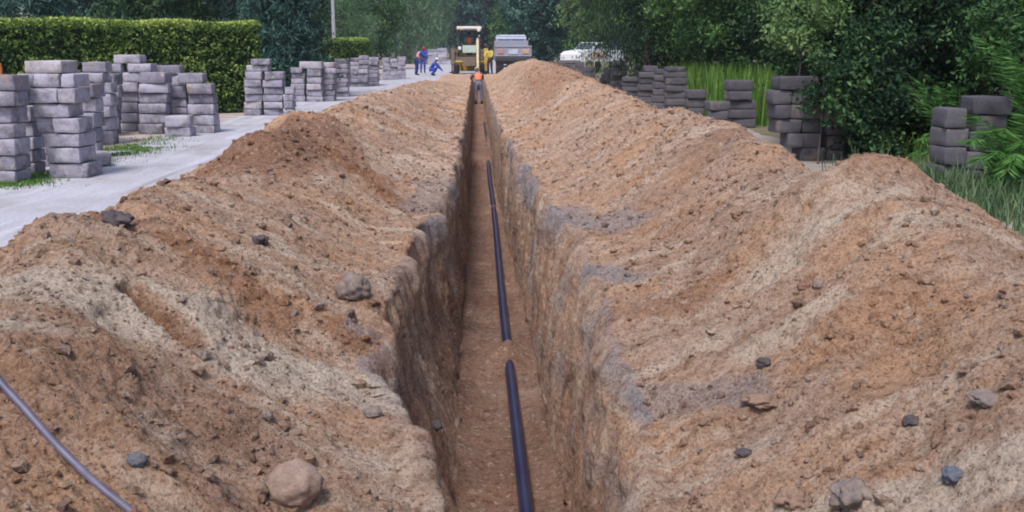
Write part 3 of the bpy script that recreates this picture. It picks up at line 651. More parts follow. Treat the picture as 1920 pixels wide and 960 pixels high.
stack('the six course stack in mid left wall', 284, 252, [(232, [(260, 306)]), (213, [(259, 308)]), (194, [(258, 310)]), (175, [(258, 311)]), (157, [(258, 312)]), (135, [(262, 311)])], BG_L)
stack('the stack behind the mid left wall', 315, 243, [(222, [(296, 334)]), (202, [(298, 334)]), (182, [(296, 335)]), (161, [(298, 334)]), (140, [(298, 336)]), (122, [(290, 337)])], BG_L)
stack('the short dark column beside the hedge stack', 331, 249, [(231, [(315, 348)]), (214, [(314, 349)]), (201, [(313, 351)]), (184, [(313, 351)]), (162, [(314, 348)])], BG_L)
stack('the low pair in front of the hedge stack', 332, 257, [(239, [(307, 357)]), (217, [(307, 355)])], BG_L, .3)
stack('the stack nearest to the long hedge', 380, 250, [(235, [(356, 404)]), (215, [(353, 403)]), (195, [(352, 401)]), (177, [(352, 399)]), (156, [(350, 396)]), (137, [(334, 379)])], BG_L)
for q, (u0, u1, vb, vt, k) in enumerate([(-30, 8, 300, 150, 6), (64, 100, 292, 124, 7), (100, 132, 282, 132, 6), (160, 196, 258, 142, 5), (210, 240, 236, 128, 5), (256, 284, 236, 132, 5), (8, 40, 296, 150, 6), (131, 164, 268, 138, 5), (192, 216, 252, 138, 5)]):
    stack(f'the {("first", "second", "third", "fourth", "fifth", "sixth", "seventh", "eighth", "ninth")[q]} rear column of the left wall', (u0 + u1) / 2, vb, ev(vb, vt, k, u0, u1, 2), BG_L)
# left, at the hedge end
stack('the tall stack at the hedge end', 475, 217, [(205, [(457, 490)]), (191, [(457, 490)]), (177, [(458, 490)]), (163, [(458, 491)]), (149, [(458, 490)]), (134, [(461, 492)]), (122, [(461, 502)]), (110, [(470, 505)])], BG_L)
stack('the brownish stack right of the hedge end', 512, 217, [(204, [(494, 530)]), (191, [(494, 530)]), (178, [(493, 530)]), (164, [(493, 530)]), (150, [(492, 530)]), (134, [(495, 531)])], BG_L)
stack('the low column beside the hedge end stacks', 541, 217, [(203, [(532, 549)]), (189, [(533, 550)]), (177, [(531, 550)]), (163, [(532, 550)])], BG_L)
stack('the thin stack left of the grey twin', 558, 191, [(180, [(549, 572)]), (168, [(548, 571)]), (157, [(546, 571)]), (147, [(545, 570)]), (137, [(545, 570)]), (126, [(545, 567)])], BG_L)
stack('the grey stack facing the path', 589, 191, [(181, [(574, 604)]), (169, [(575, 604)]), (157, [(575, 602)]), (143, [(576, 602)]), (129, [(576, 602)]), (115, [(562, 604)])], BG_L)
stack('the receding stack past the hedge end', 615, 190, ev(190, 117, 7, 605, 626, 1), BG_L, .8)
stack('the receding stack below the small hedge', 637, 182, ev(182, 110, 8, 627, 652, 1), BG_L, .8)
for k, (a, b, vt, vb) in enumerate([(656, 672, 108, 163), (672, 690, 104, 163), (690, 709, 107, 161)]):
    stack(f'the {("left", "middle", "right")[k]} column under the grey green shrub', (a + b) / 2, vb, ev(vb, vt, 7, a, b, .6), BG_L, .6)
for k, (a, b, vt, vb) in enumerate([(717, 731, 108, 150), (731, 745, 110, 150), (745, 760, 106, 148)]):
    stack(f'the {("left", "middle", "right")[k]} column beside the men in blue', (a + b) / 2, vb, ev(vb, vt, 5, a, b, .5), BG_L, .6)
for k, (a, b, vt, vb) in enumerate([(802, 820, 92, 121), (820, 838, 90, 121)]):
    stack(f'the {("left", "right")[k]} far stack behind the crouching man', (a + b) / 2, vb, ev(vb, vt, 5, a, b, .5), BG_L, .6)
# right
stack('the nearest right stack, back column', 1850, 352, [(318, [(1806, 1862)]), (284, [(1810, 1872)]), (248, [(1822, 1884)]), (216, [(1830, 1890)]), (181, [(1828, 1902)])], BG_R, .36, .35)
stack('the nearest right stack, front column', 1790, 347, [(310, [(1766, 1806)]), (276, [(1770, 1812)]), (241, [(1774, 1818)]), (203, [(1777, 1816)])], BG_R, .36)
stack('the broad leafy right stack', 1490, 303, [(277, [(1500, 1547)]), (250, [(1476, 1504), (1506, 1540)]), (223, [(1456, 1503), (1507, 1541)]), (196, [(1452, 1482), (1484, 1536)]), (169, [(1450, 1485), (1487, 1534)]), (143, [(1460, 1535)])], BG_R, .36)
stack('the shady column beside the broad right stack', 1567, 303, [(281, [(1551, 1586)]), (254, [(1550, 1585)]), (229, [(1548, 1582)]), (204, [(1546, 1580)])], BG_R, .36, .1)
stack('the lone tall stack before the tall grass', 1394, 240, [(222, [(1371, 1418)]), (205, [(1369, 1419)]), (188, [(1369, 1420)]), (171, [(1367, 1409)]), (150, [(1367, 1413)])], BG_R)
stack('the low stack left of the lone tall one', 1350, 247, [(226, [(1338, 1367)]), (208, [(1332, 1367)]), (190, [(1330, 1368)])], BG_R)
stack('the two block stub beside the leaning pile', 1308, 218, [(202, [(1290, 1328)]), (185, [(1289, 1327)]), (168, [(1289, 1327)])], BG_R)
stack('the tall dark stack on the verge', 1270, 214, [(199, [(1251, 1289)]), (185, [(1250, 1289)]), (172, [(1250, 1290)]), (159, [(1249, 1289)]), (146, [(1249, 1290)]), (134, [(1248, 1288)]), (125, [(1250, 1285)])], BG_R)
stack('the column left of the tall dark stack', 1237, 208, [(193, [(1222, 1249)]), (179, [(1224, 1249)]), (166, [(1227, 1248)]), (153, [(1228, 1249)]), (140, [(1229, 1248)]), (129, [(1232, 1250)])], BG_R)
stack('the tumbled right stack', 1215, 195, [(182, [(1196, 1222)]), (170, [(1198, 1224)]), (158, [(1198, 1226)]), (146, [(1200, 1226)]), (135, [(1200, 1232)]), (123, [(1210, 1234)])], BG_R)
stack('the low shaded right stack', 1180, 180, ev(180, 144, 4, 1168, 1196), BG_R)
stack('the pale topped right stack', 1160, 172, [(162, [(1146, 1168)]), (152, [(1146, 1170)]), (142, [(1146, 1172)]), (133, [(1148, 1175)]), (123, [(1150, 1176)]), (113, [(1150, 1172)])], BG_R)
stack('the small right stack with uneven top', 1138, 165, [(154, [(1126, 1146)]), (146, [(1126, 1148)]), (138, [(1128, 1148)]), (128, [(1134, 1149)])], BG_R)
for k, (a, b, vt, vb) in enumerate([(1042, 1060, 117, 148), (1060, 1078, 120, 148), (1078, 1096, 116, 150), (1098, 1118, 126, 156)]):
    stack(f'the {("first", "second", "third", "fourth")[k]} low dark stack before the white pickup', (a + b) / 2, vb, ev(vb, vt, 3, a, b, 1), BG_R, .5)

# ------------------------------------------------------------------ pipe and cable
PIPE = simple('black_plastic_pipe', (.013, .014, .045), (.024, .024, .06), 3, .33, 0, 0., .5)
yy = np.r_[np.linspace(1.2, 22.0, 120), np.linspace(22.5, 34, 20)]
P = np.c_[px_pipe + .008 * np.sin(yy * .5), yy, -1.2 + .052 + 0.02 * np.sin(yy * .4) * 0 + .20 * sstep(20.5, 24, yy)]
tag(tube_mesh('pipe', P, .043, PIPE, None, 20), 'long dark blue black plastic pipe lying along the trench floor', 'pipe')
CABLE = simple('grey_blue_cable', (.085, .08, .13), (.14, .13, .18), 14, .5, 0, 0)
cp = [hit(u, v) + Vector((0, 0, .013)) for u, v in ((-20, 700), (8, 728), (40, 768), (75, 806), (105, 842), (150, 884), (190, 920), (232, 955))]
cp.append(cp[-1] + (cp[-1] - cp[-2]) * 3); cp.insert(0, cp[0] + (cp[0] - cp[1]) * 8 + Vector((0, 0, .1)))
tag(tube_mesh('cable', spline(cp, 60), .0125, CABLE, None, 10), 'blue grey cable running over the soil at the lower left', 'cable')

# ------------------------------------------------------------------ stones
def rock_mesh(name, s, seed, rough=.18, sub=4):
    bm = bmesh.new(); bmesh.ops.create_icosphere(bm, subdivisions=sub, radius=1.); o = Vector((seed * 3.1, seed * 1.7, seed * .9))
    for v in bm.verts:
        k = 1 + rough * mnoise.noise(v.co * 1.3 + o) + rough * .6 * mnoise.noise(v.co * 2.9 + o) + rough * .3 * mnoise.noise(v.co * 7 + o) + .03 * mnoise.noise(v.co * 15 + o) - rough * .5 * abs(mnoise.noise(v.co * 1.9 - o))
        v.co = Vector((v.co.x * s[0], v.co.y * s[1], v.co.z * s[2])) * k
    return bm
def stone_mat(n, a, b): return simple(n, a, b, 28, .95, 0, .8, .2)
ST_TAN, ST_GREY, ST_DARK, ST_BLUE, ST_PALE, ST_ORANGE = (stone_mat('stone_' + k, a, b) for k, a, b in (
    ('tan', (.36, .265, .215), (.25, .175, .14)), ('grey', (.17, .145, .145), (.28, .22, .18)), ('dark', (.07, .06, .07), (.12, .10, .10)),
    ('blue', (.09, .115, .17), (.17, .155, .16)), ('pale', (.40, .38, .39), (.30, .28, .28)), ('orange', (.30, .20, .145), (.22, .15, .115))))
def stone(label, u, v, wpx, hpx, mat, flat=.7, rough=.18, sink=.25, rz=None):
    p = hit(u, v + hpx * .35); d = (p - cam.location).length; w = wpx / F * d / 2; h = hpx / F * d / 2
    bm = rock_mesh('stone', (w, w * .9, max(h, w * flat * .6)), u * .13 + v * .07, rough); o = bm_obj('stone', bm, mat, None, True)
    o.location = p + Vector((0, 0, max(h, w * flat * .6) * (1 - 2 * sink))); o.rotation_euler = (0, 0, 0 if rz is None else rz)
    return tag(o, label, 'stone')
stone('large round tan boulder at the bottom left of the trench edge', 550, 897, 100, 84, ST_TAN, .75, .2, .3)
stone('small tan stone touching the left side of the round boulder', 487, 912, 36, 34, ST_ORANGE, .7, .3, .35)
stone('grey brown wedge shaped rock on the left heap near the trench', 664, 530, 62, 54, ST_GREY, .8, .34, .3)
stone('dark crumbly clod on the crest of the left heap', 220, 407, 54, 30, ST_DARK, .5, .45, .38)
stone('small dark stone on the upper left heap', 492, 446, 32, 18, ST_DARK, .5, .35)
stone('blue grey stone low on the right heap', 1785, 882, 42, 28, ST_BLUE, .6, .35, .42)
stone('grey brown rock left of the blue grey stone', 1594, 916, 66, 52, ST_GREY, .7, .5, .35)
stone('brown rock at the bottom of the right heap', 1488, 926, 58, 42, ST_ORANGE, .6, .5, .4)
stone('dark round stone halfway up the right heap', 1434, 671, 28, 22, ST_DARK, .6, .35, .42)
stone('black lump on the lower right heap', 1702, 786, 30, 22, ST_DARK, .6, .45, .42)
stone('flat dusty stone at the right end of the lower heap', 1850, 738, 62, 22, ST_GREY, .35, .4, .48)
stone('flat orange brown stone beside the right trench edge', 1428, 741, 66, 20, ST_ORANGE, .3, .4, .42)
stone('dark flat shard low on the right heap', 1392, 846, 34, 14, ST_DARK, .3, .3)
stone('grey pebble at the left trench edge', 702, 768, 34, 22, ST_GREY, .6)
stone('grey blue pebble under the tan slope of the left heap', 255, 858, 34, 24, ST_BLUE, .6)
stone('dark stone wedged in the left trench wall', 818, 792, 26, 18, ST_DARK, .6, .3, .4)
# crumbs of soil, too many to count
def crumbs():
    bm = bmesh.new(); bmesh.ops.create_icosphere(bm, subdivisions=1, radius=1.); bv = np.array([v.co[:] for v in bm.verts]); bf = np.array([[v.index for v in f.verts] for f in bm.faces]); bm.free()
    dens = (zone == 0) & (gd < 40) & (gu > -150) & (gu < 2070) & (gv < 1050) & ~np.isnan(gu)
    ii = np.flatnonzero(dens.ravel()); cand = rng.choice(ii, 44000); Pc = GD.reshape(-1, 3)[cand]; m = perlin(Pc[:, 0] * 1.7, Pc[:, 1] * 1.7, Pc[:, 2]) + rng.uniform(-.5, .5, len(cand)) > -.15; cand = cand[m]
    Pc = GD.reshape(-1, 3)[cand]; n = len(Pc); s = .0052 * (1 - rng.uniform(0, .99, n)) ** -.47; s = np.clip(s * (.6 + .10 * np.clip(Pc[:, 1], 2, 14)), .004, .034)
    A = rng.uniform(.6, 1.2, (n, 1, 3)) * s[:, None, None]; nzv = 1 + .28 * rng.normal(size=(n, len(bv), 1)).clip(-1.5, 1.5)
    th = rng.uniform(0, 6.28, n); c, sn = np.cos(th)[:, None], np.sin(th)[:, None]; B = bv[None] * nzv * A
    V = np.stack([B[..., 0] * c - B[..., 1] * sn, B[..., 0] * sn + B[..., 1] * c, B[..., 2] * .8], -1) + Pc[:, None] + np.array([0, 0, 1.]) * (s * .25)[:, None, None]
    Q = (bf[None] + (np.arange(n) * len(bv))[:, None, None]).reshape(-1, 3)
    fl_ = {k: np.repeat(np.clip(a.ravel()[cand] * .8 + q, 0, 1), len(bv)) for k, a, q in (('pale', pale, rng.uniform(-.2, .35, n)), ('red', redd, rng.uniform(-.3, .45, n)), ('grey', grey, np.where(rng.uniform(0, 1, n) > .9, .6, 0)), ('damp', damp, np.where(rng.uniform(0, 1, n) > .55, rng.uniform(.1, .6, n), 0)))}
    tag(np_mesh('soil_crumbs', V.reshape(-1, 3), Q, SOIL, None, False, fl_), 'loose crumbs and small clods of soil strewn over both heaps', 'soil crumbs', None, 'stuff')
crumbs()

# ------------------------------------------------------------------ air
bm = bmesh.new(); add_box(bm, (0, 120, 14), (320, 290, 32)); hz = bm_obj('haze', bm); hm = bpy.data.materials.new('haze_air'); hm.use_nodes = True; hn = hm.node_tree
hn.nodes.remove(hn.nodes['Principled BSDF']); pv = hn.nodes.new('ShaderNodeVolumePrincipled'); pv.inputs['Color'].default_value = (.80, .86, 1, 1); pv.inputs['Density'].default_value = HAZE
hn.links.new(pv.outputs[0], hn.nodes['Material Output'].inputs['Volume']); hz.data.materials.append(hm); tag(hz, 'thin bluish evening haze over the far end of the road', 'haze', None, 'stuff')
# ------------------------------------------------------------------ people
SKIN = simple('dark_skin', (.09, .05, .035), (.075, .042, .03), 5, .6); HAIR = simple('black_hair', (.012, .01, .01), None, 20, .9)
def skin_obj(name, J, E, mat, parent, sub=2, root=0):
    """J: list of (pos, radius)"""
    me = bpy.data.meshes.new(name); me.from_pydata([p for p, r in J], E, []); me.materials.append(mat); o = link(bpy.data.objects.new(name, me), parent)
    sv = me.skin_vertices[0] if me.skin_vertices else None
    m = o.modifiers.new('skin', 'SKIN'); m.use_smooth_shade = True; m.branch_smoothing = .3
    if not me.skin_vertices: pass
    for k, (p, r) in enumerate(J):
        d = me.skin_vertices[0].data[k]; d.radius = (r, r) if not isinstance(r, tuple) else r; d.use_root = (k == root)
    s = o.modifiers.new('subdivision', 'SUBSURF'); s.levels = sub; s.render_levels = sub
    return o
def vadd(a, b, t): return tuple(a[k] + (b[k] - a[k]) * t for k in range(3))
def person(label, loc, rz, K, shirt, trousers, vest=None, hat=None, boots=None):
    """K: joints pelvis, chest, neck, head, and shoulder/elbow/wrist/hip/knee/ankle for l and r, local metres, facing +y"""
    root = empty('person', loc, rz, label, 'person'); g = lambda k: tuple(K[k])
    J, E = [], []
    def v(p, r, par=None):
        J.append((tuple(p), r)); i = len(J) - 1
        if par is not None: E.append((par, i))
        return i
    pel = v(g('pelvis'), (.13, .11)); wa = v(vadd(g('pelvis'), g('chest'), .5), (.125, .10), pel); ch = v(g('chest'), (.15, .11), wa); nk = v(g('neck'), .05, ch)
    hd, nkp = Vector(g('head')), Vector(g('neck')); ax = (hd - nkp).normalized(); jaw = v(hd - ax * .06, (.062, .07), nk); sk = v(hd + ax * .03, (.074, .088), jaw); v(hd + ax * .09, (.055, .065), sk)
    fwd = Vector(K.get('face', (0, 1, 0))).normalized(); side = ax.cross(fwd).normalized()
    nose = v(hd + fwd * .105, .014, sk)
    for s in (-1, 1): v(hd + side * s * .088, .014, sk)                    # ears
    for s in 'lr':
        sh = v(g('shoulder_' + s), .062, ch); el = v(g('elbow_' + s), .046, sh); wr = v(g('wrist_' + s), .030, el)
        w, e = Vector(g('wrist_' + s)), Vector(g('elbow_' + s)); d = (w - e).normalized(); pa = v(w + d * .07, (.042, .02), wr); sd2 = d.cross(Vector((0, 1, .2))).normalized()
        for q, ln in ((-1.5, .055), (-.5, .075), (.5, .08), (1.5, .065)):
            kn = v(w + d * (.075 + ln * .5) + sd2 * q * .022, .009, pa); v(w + d * (.07 + ln) + sd2 * q * .024 + fwd * .018, .007, kn)
        v(w + d * .075 + sd2 * .055 + fwd * .02, .009, wr)
        hp = v(g('hip_' + s), .085, pel); kn = v(g('knee_' + s), .058, hp); an = v(g('ankle_' + s), .04, kn); t = Vector(g('ankle_' + s)); v(t + Vector(K.get('toe', (0, .17, -.05))), .036, an)
    skin_obj('body', J, E, SKIN, root, 1)
    def garment(name, chains, mat):
        JJ, EE = [], []
        def w_(p, r, par=None):
            JJ.append((tuple(p), r)); i = len(JJ) - 1
            if par is not None: EE.append((par, i))
            return i
        chains(w_); skin_obj(name, JJ, EE, mat, root, 2)
    def c_shirt(w_):
        b = w_(vadd(g('pelvis'), g('chest'), .12), (.165, .135)); m = w_(vadd(g('pelvis'), g('chest'), .55), (.16, .13), b); c = w_(g('chest'), (.18, .14), m); w_(vadd(g('chest'), g('neck'), .75), .075, c)
        for s in 'lr': sh = w_(g('shoulder_' + s), .08, c); el = w_(g('elbow_' + s), .062, sh); w_(vadd(g('elbow_' + s), g('wrist_' + s), .85), .045, el)
    def c_trs(w_):
        b = w_(g('pelvis'), (.16, .14)); w_(vadd(g('pelvis'), g('chest'), .25), (.155, .125), b)
        for s in 'lr': h_ = w_(g('hip_' + s), .108, b); k = w_(g('knee_' + s), .078, h_); w_(vadd(g('knee_' + s), g('ankle_' + s), .92), .062, k)
    garment('shirt', c_shirt, shirt); garment('trousers', c_trs, trousers)
    if vest:
        def c_v(w_):
            b = w_(vadd(g('pelvis'), g('chest'), .2), (.19, .16)); m = w_(vadd(g('pelvis'), g('chest'), .6), (.185, .155), b); c = w_(g('chest'), (.205, .165), m); w_(vadd(g('chest'), g('neck'), .5), .11, c)
            for s in 'lr': w_(vadd(g('chest'), g('shoulder_' + s), .85), .10, c)
        garment('safety_vest', c_v, vest)
    if hat:
        bm = bmesh.new(); bmesh.ops.create_uvsphere(bm, u_segments=20, v_segments=12, radius=.118)
        for q in [q for q in bm.verts if q.co.z < -.005]: q.co.z = -.005 + (.0 if True else 0); 
        for q in bm.verts:
            if abs(q.co.z + .005) < 1e-5: q.co.x *= 1.12; q.co.y *= 1.2
        hh = bm_obj('hard_hat', bm, hat, root, True); hh.location = hd + ax * .045; hh.rotation_euler = ax.to_track_quat('Z', 'Y').to_euler()
    else:
        bm = bmesh.new(); bmesh.ops.create_icosphere(bm, subdivisions=2, radius=.1); o = bm_obj('hair', bm, HAIR, root, True); o.location = hd + ax * .045 - fwd * .015; o.scale = (.95, 1.05, .9)
    for s in 'lr':
        a = Vector(g('ankle_' + s)); skin_obj('boot', [(tuple(a + Vector((0, 0, .09))), .055), (tuple(a + Vector((0, 0, -.02))), .055), (tuple(a + Vector(K.get('toe', (0, .17, -.05))) + Vector((0, 0, .01))), .045)], [(0, 1), (1, 2)], boots or HAIR, root, 1)
    return root
def stand(lean=0., arm=.15, twist=0.):
    K = dict(pelvis=(0, 0, .95), chest=(0, .02 + lean * .4, 1.33 - lean * .08), neck=(0, .02 + lean * .6, 1.50 - lean * .12), head=(0, .05 + lean * .75, 1.63 - lean * .18), face=(0, 1, -.25))
    for s, q in (('l', -1), ('r', 1)):
        K['shoulder_' + s] = (q * .19, .02 + lean * .5, 1.44 - lean * .1); K['elbow_' + s] = (q * (.24 + arm * .2), .06 + lean * .5 + arm, 1.15); K['wrist_' + s] = (q * (.2 + arm * .1), .2 + lean * .6 + arm * 1.2, .98 + arm * .6)
        K['hip_' + s] = (q * .10, 0, .90); K['knee_' + s] = (q * .12, .04, .49); K['ankle_' + s] = (q * .13, -.02, .085)
    return K
def crouch():
    K = dict(pelvis=(0, -.12, .34), chest=(0, .12, .66), neck=(0, .22, .80), head=(0, .29, .92), face=(0, 1, -.5))
    for s, q in (('l', -1), ('r', 1)):
        K['shoulder_' + s] = (q * .18, .17, .75); K['elbow_' + s] = (q * .25, .38, .55); K['wrist_' + s] = (q * .14, .55, .38)
        K['hip_' + s] = (q * .10, -.1, .33); K['knee_' + s] = (q * .2, .28, .46); K['ankle_' + s] = (q * .15, .02, .085)
    return K
def sit():
    K = dict(pelvis=(0, 0, .1), chest=(0, .0, .48), neck=(0, .02, .64), head=(0, .05, .77), face=(0, 1, -.2))
    for s, q in (('l', -1), ('r', 1)):
        K['shoulder_' + s] = (q * .19, .02, .58); K['elbow_' + s] = (q * .27, .16, .34); K['wrist_' + s] = (q * .2, .4, .32)
        K['hip_' + s] = (q * .1, .05, .08); K['knee_' + s] = (q * .14, .45, .08); K['ankle_' + s] = (q * .14, .48, -.34)
    return K
C_BLUE = simple('royal_blue_overall', (.03, .08, .42), (.02, .05, .3), 7, .85); C_NAVY = simple('dark_blue_trousers', (.02, .025, .22), (.012, .014, .12), 7, .9)
C_ORANGE = simple('orange_vest', (.80, .20, .08), (.7, .16, .07), 6, .7); C_SALMON = simple('salmon_vest', (.70, .30, .22), (.6, .2, .14), 6, .7)
C_WHITE = simple('white_plastic', (.75, .72, .74), (.65, .62, .64), 6, .4); C_RED = simple('red_plastic', (.5, .03, .06), (.4, .02, .05), 6, .4); C_GREY = simple('grey_work_clothes', (.18, .19, .24), (.10, .11, .16), 7, .9)
p1 = on_z(781, 141); person('man in salmon vest and red hat beside the block stack, leaning forward', p1, R(-70), stand(.5, .12), C_BLUE, C_NAVY, C_SALMON, C_RED)
p2 = on_z(793, 137); person('man in bright blue overalls standing behind the salmon vest', p2, R(-160), stand(.05, .1), C_BLUE, C_BLUE)
p3 = on_z(810, 142); person('man in blue overalls with pale cap crouching on the track', p3, R(-100), crouch(), C_BLUE, C_BLUE, None, simple('pale_cap', (.5, .6, .65), None, 6, .8))
person('worker in yellow jacket and dark trousers standing right of the digger', on_z(919, 140), R(150), stand(.1, .1), simple('yellow_jacket', (.62, .50, .10), (.5, .38, .08), 7, .8), simple('dark_trousers', (.04, .03, .05), None, 7, .9))
ydig = 46.; zf = float(np.interp(ydig, ys, fz))
person('man in orange vest and white hat standing in the trench', (.10, ydig, zf), R(8), stand(.6, .22), C_GREY, C_GREY, C_ORANGE, C_WHITE)

# ------------------------------------------------------------------ paints
YEL = simple('digger_yellow', (.62, .42, .06), (.5, .33, .06), 3, .5); CREAM = simple('cream_roof', (.72, .64, .50), (.6, .53, .42), 3, .6); BLK = simple('black_metal', (.025, .025, .028), (.04, .035, .03), 6, .6)
RUB = simple('dusty_rubber', (.055, .048, .045), (.12, .095, .08), 7, .95); STEEL = simple('worn_steel', (.30, .28, .27), (.2, .17, .15), 6, .5, .6); RIM = simple('dusty_rim', (.42, .36, .24), (.3, .25, .18), 6, .7)
def glass_mat(name, col, a=.35):
    m, n, b = new_mat(name); b.inputs['Base Color'].default_value = (*col, 1); b.inputs['Roughness'].default_value = .08; tr = n.nodes.new('ShaderNodeBsdfTransparent'); tr.inputs[0].default_value = (.8, .88, .88, 1)
    mx = n.nodes.new('ShaderNodeMixShader'); mx.inputs[0].default_value = a; n.links.new(tr.outputs[0], mx.inputs[1]); n.links.new(b.outputs[0], mx.inputs[2]); n.links.new(mx.outputs[0], n.nodes['Material Output'].inputs[0]); return m
GLASS = glass_mat('window_glass', (.10, .14, .16), .18)
def part(name, parent, mat, boxes=(), cyls=(), prisms=(), bevel=.015):
    bm = bmesh.new()
    for c, s in boxes: add_box(bm, c, s)
    for a in cyls: add_cyl(bm, *a)
    for pts, x0, x1 in prisms: add_prism(bm, pts, x0, x1)
    return bm_obj(name, bm, mat, parent, False, bevel)
def wheel(parent, c, r, w, rimr, side, rimmat=RIM, lugs=0):
    bm = bmesh.new(); add_cyl(bm, (c[0] - w * .3, c[1], c[2]), (c[0] + w * .3, c[1], c[2]), rimr * 1.02, None, 20); add_cyl(bm, (c[0] + side * w * .3, c[1], c[2]), (c[0] + side * w * .42, c[1], c[2]), rimr * .4, rimr * .3, 14)
    o = bm_obj('wheel', bm, rimmat, parent, False, .01); bm = bmesh.new(); add_ring(bm, c, 'x', rimr, r, w)
    for k in range(lugs):
        a = 2 * math.pi * k / lugs; add_box(bm, (c[0] + (w * .2 if k % 2 else -w * .2), c[1] + r * math.cos(a), c[2] + r * math.sin(a)), (w * .5, .05, .05))
    bm_obj('tyre', bm, RUB, o, lugs == 0); return o

# ------------------------------------------------------------------ backhoe loader
DY = 64.2; DX = px(880, DY)
D_ = empty('backhoe_loader', (DX, DY, .0), 0, 'yellow backhoe loader with cream cab roof digging at the far trench end', 'digger')
DUST = simple('dusty_brown_paint', (.20, .15, .11), (.13, .10, .08), 5, .9)
part('chassis', D_, DUST, [((0, 1.2, .78), (.80, 3.6, .5)), ((0, -.32, .85), (1.7, .28, .45))]); part('slide_rail', D_, YEL, [((0, -.48, .80), (1.75, .06, .09))])
part('bonnet', D_, YEL, [((0, 2.5, 1.35), (.85, 1.6, .62))]); part('grille', D_, BLK, [((0, 3.32, 1.3), (.7, .04, .5))])
part('cab_body', D_, BLK, [((0, .75, 1.1), (1.4, 1.5, .16)), ((-.66, 0.02, 1.9), (.10, .10, 1.75)), ((.66, .02, 1.9), (.10, .10, 1.75)), ((-.66, 1.45, 1.9), (.09, .09, 1.75)), ((.66, 1.45, 1.9), (.09, .09, 1.75)), ((0, .02, 2.62), (1.3, .09, .09)), ((0, .02, 1.86), (1.24, .05, .06))])
part('rear_panel', D_, simple('pale_green_panel', (.50, .60, .52), (.42, .52, .45), 5, .5), [((.02, -.03, 1.56), (.9, .04, .46))])
part('cab_roof', D_, CREAM, [((0, .72, 2.86), (1.56, 1.75, .20))], bevel=.05)
part('roof_light_bar', D_, C_WHITE, [((0, -.19, 2.87), (.62, .07, .12))])
for x in (-.66, .66): part('side_window', D_, GLASS, [((x, .74, 2.1), (.012, 1.3, .95))], bevel=0)
part('windscreen', D_, GLASS, [((0, 1.45, 2.1), (1.2, .012, .95))], bevel=0)
part('driver_seat', D_, BLK, [((0, .70, 1.58), (.5, .5, .12)), ((0, .98, 1.9), (.48, .1, .6)), ((0, .70, 1.35), (.3, .3, .36))], bevel=.04)
for s in (-1, 1):
    wheel(D_, (s * .92, .35, .74), .74, .44, .36, s, RIM, 24); wheel(D_, (s * .82, 2.75, .45), .45, .30, .22, s, RIM, 0)
    part('mudguard', D_, DUST, [((s * .92, .35, 1.53), (.46, .9, .05)), ((s * .92, -.12, 1.44), (.46, .05, .22))])
    st = part('stabiliser', D_, YEL if s > 0 else DUST, [((s * 1.04, -.36, 1.12), (.26, .22, .98)), ((s * 1.04, -.36, .45), (.16, .14, .5))]); part('foot_pad', st, BLK, [((s * 1.04, -.36, .13), (.42, .36, .09))])
    la = part('loader_arm', D_, YEL, (), (), [([(1.1, 1.5), (1.3, 1.65), (3.4, .75), (3.75, .35), (3.6, .25), (3.2, .6)], s * .58 - .06, s * .58 + .06)])
    lamp = part('work_lamp', D_, C_WHITE, [((s * .60, -.2, 1.62 if s < 0 else 2.74), (.2, .1, .2))], bevel=.03)
part('loader_bucket', D_, YEL, (), (), [([(3.6, .12), (4.5, .1), (4.5, .14), (3.75, .3), (3.65, .7), (3.9, 1.0), (3.86, 1.04), (3.55, .75)], -1.1, 1.1)])
BOOM = simple('faded_boom_paint', (.58, .50, .33), (.45, .36, .20), 4, .55)
bx = .52
part('boom', D_, BOOM, (), (), [([(-.45, .75), (-.45, 1.15), (-1.3, 1.95), (-2.3, 2.05), (-2.35, 1.8), (-1.5, 1.65), (-.75, .85)], bx - .09, bx + .09)])
part('dipper', D_, BOOM, (), (), [([(-2.0, 2.1), (-2.4, 2.15), (-3.35, -.05), (-3.2, -.12)], bx - .07, bx + .07)])
part('digging_bucket', D_, STEEL, (), (), [([(-3.15, -.05), (-3.45, .02), (-3.75, -.35), (-3.62, -.72), (-3.2, -.78), (-3.05, -.62), (-3.4, -.62), (-3.5, -.35)], bx - .2, bx + .2)])
part('hydraulic_ram', D_, STEEL, (), [((bx, -.6, 1.35), (bx, -1.9, 2.2), .04), ((bx + .1, -1.6, 2.05), (bx + .1, -2.35, 2.35), .04)], bevel=0)
person('digger driver in orange vest sitting in the cab facing the trench', (DX, DY + .56, 1.70), R(180), sit(), C_GREY, C_NAVY, C_ORANGE)

# ------------------------------------------------------------------ dropside truck
TY = 62.8; TX = px(962, TY)
SILV = simple('blue_silver_paint', (.32, .37, .50), (.26, .30, .41), 3, .4); SILD = simple('dull_blue_tailboard', (.25, .28, .38), (.31, .28, .32), 4, .5)
T = empty('dropside_truck', (TX, TY, 0), 0, 'blue grey dropside truck seen from behind beyond the right heap', 'truck')
part('chassis', T, BLK, [((-.4, 2.6, .78), (.12, 5.0, .2)), ((.4, 2.6, .78), (.12, 5.0, .2)), ((0, .25, .72), (1.9, .1, .16)), ((0, 1.0, .5), (1.4, .12, .12))])
part('load_bed', T, SILD, [((0, 1.7, 1.08), (2.24, 3.3, .10)), ((-1.13, 1.7, 1.42), (.05, 3.3, .60)), ((1.13, 1.7, 1.42), (.05, 3.3, .60)), ((0, 3.36, 1.6), (2.2, .05, 1.0))])
tb = part('tailboard', T, SILD, [((0, .02, 1.44), (2.20, .05, .56)), ((0, -.015, 1.72), (2.30, .07, .08)), ((0, -.01, 1.16), (2.30, .06, .06))])
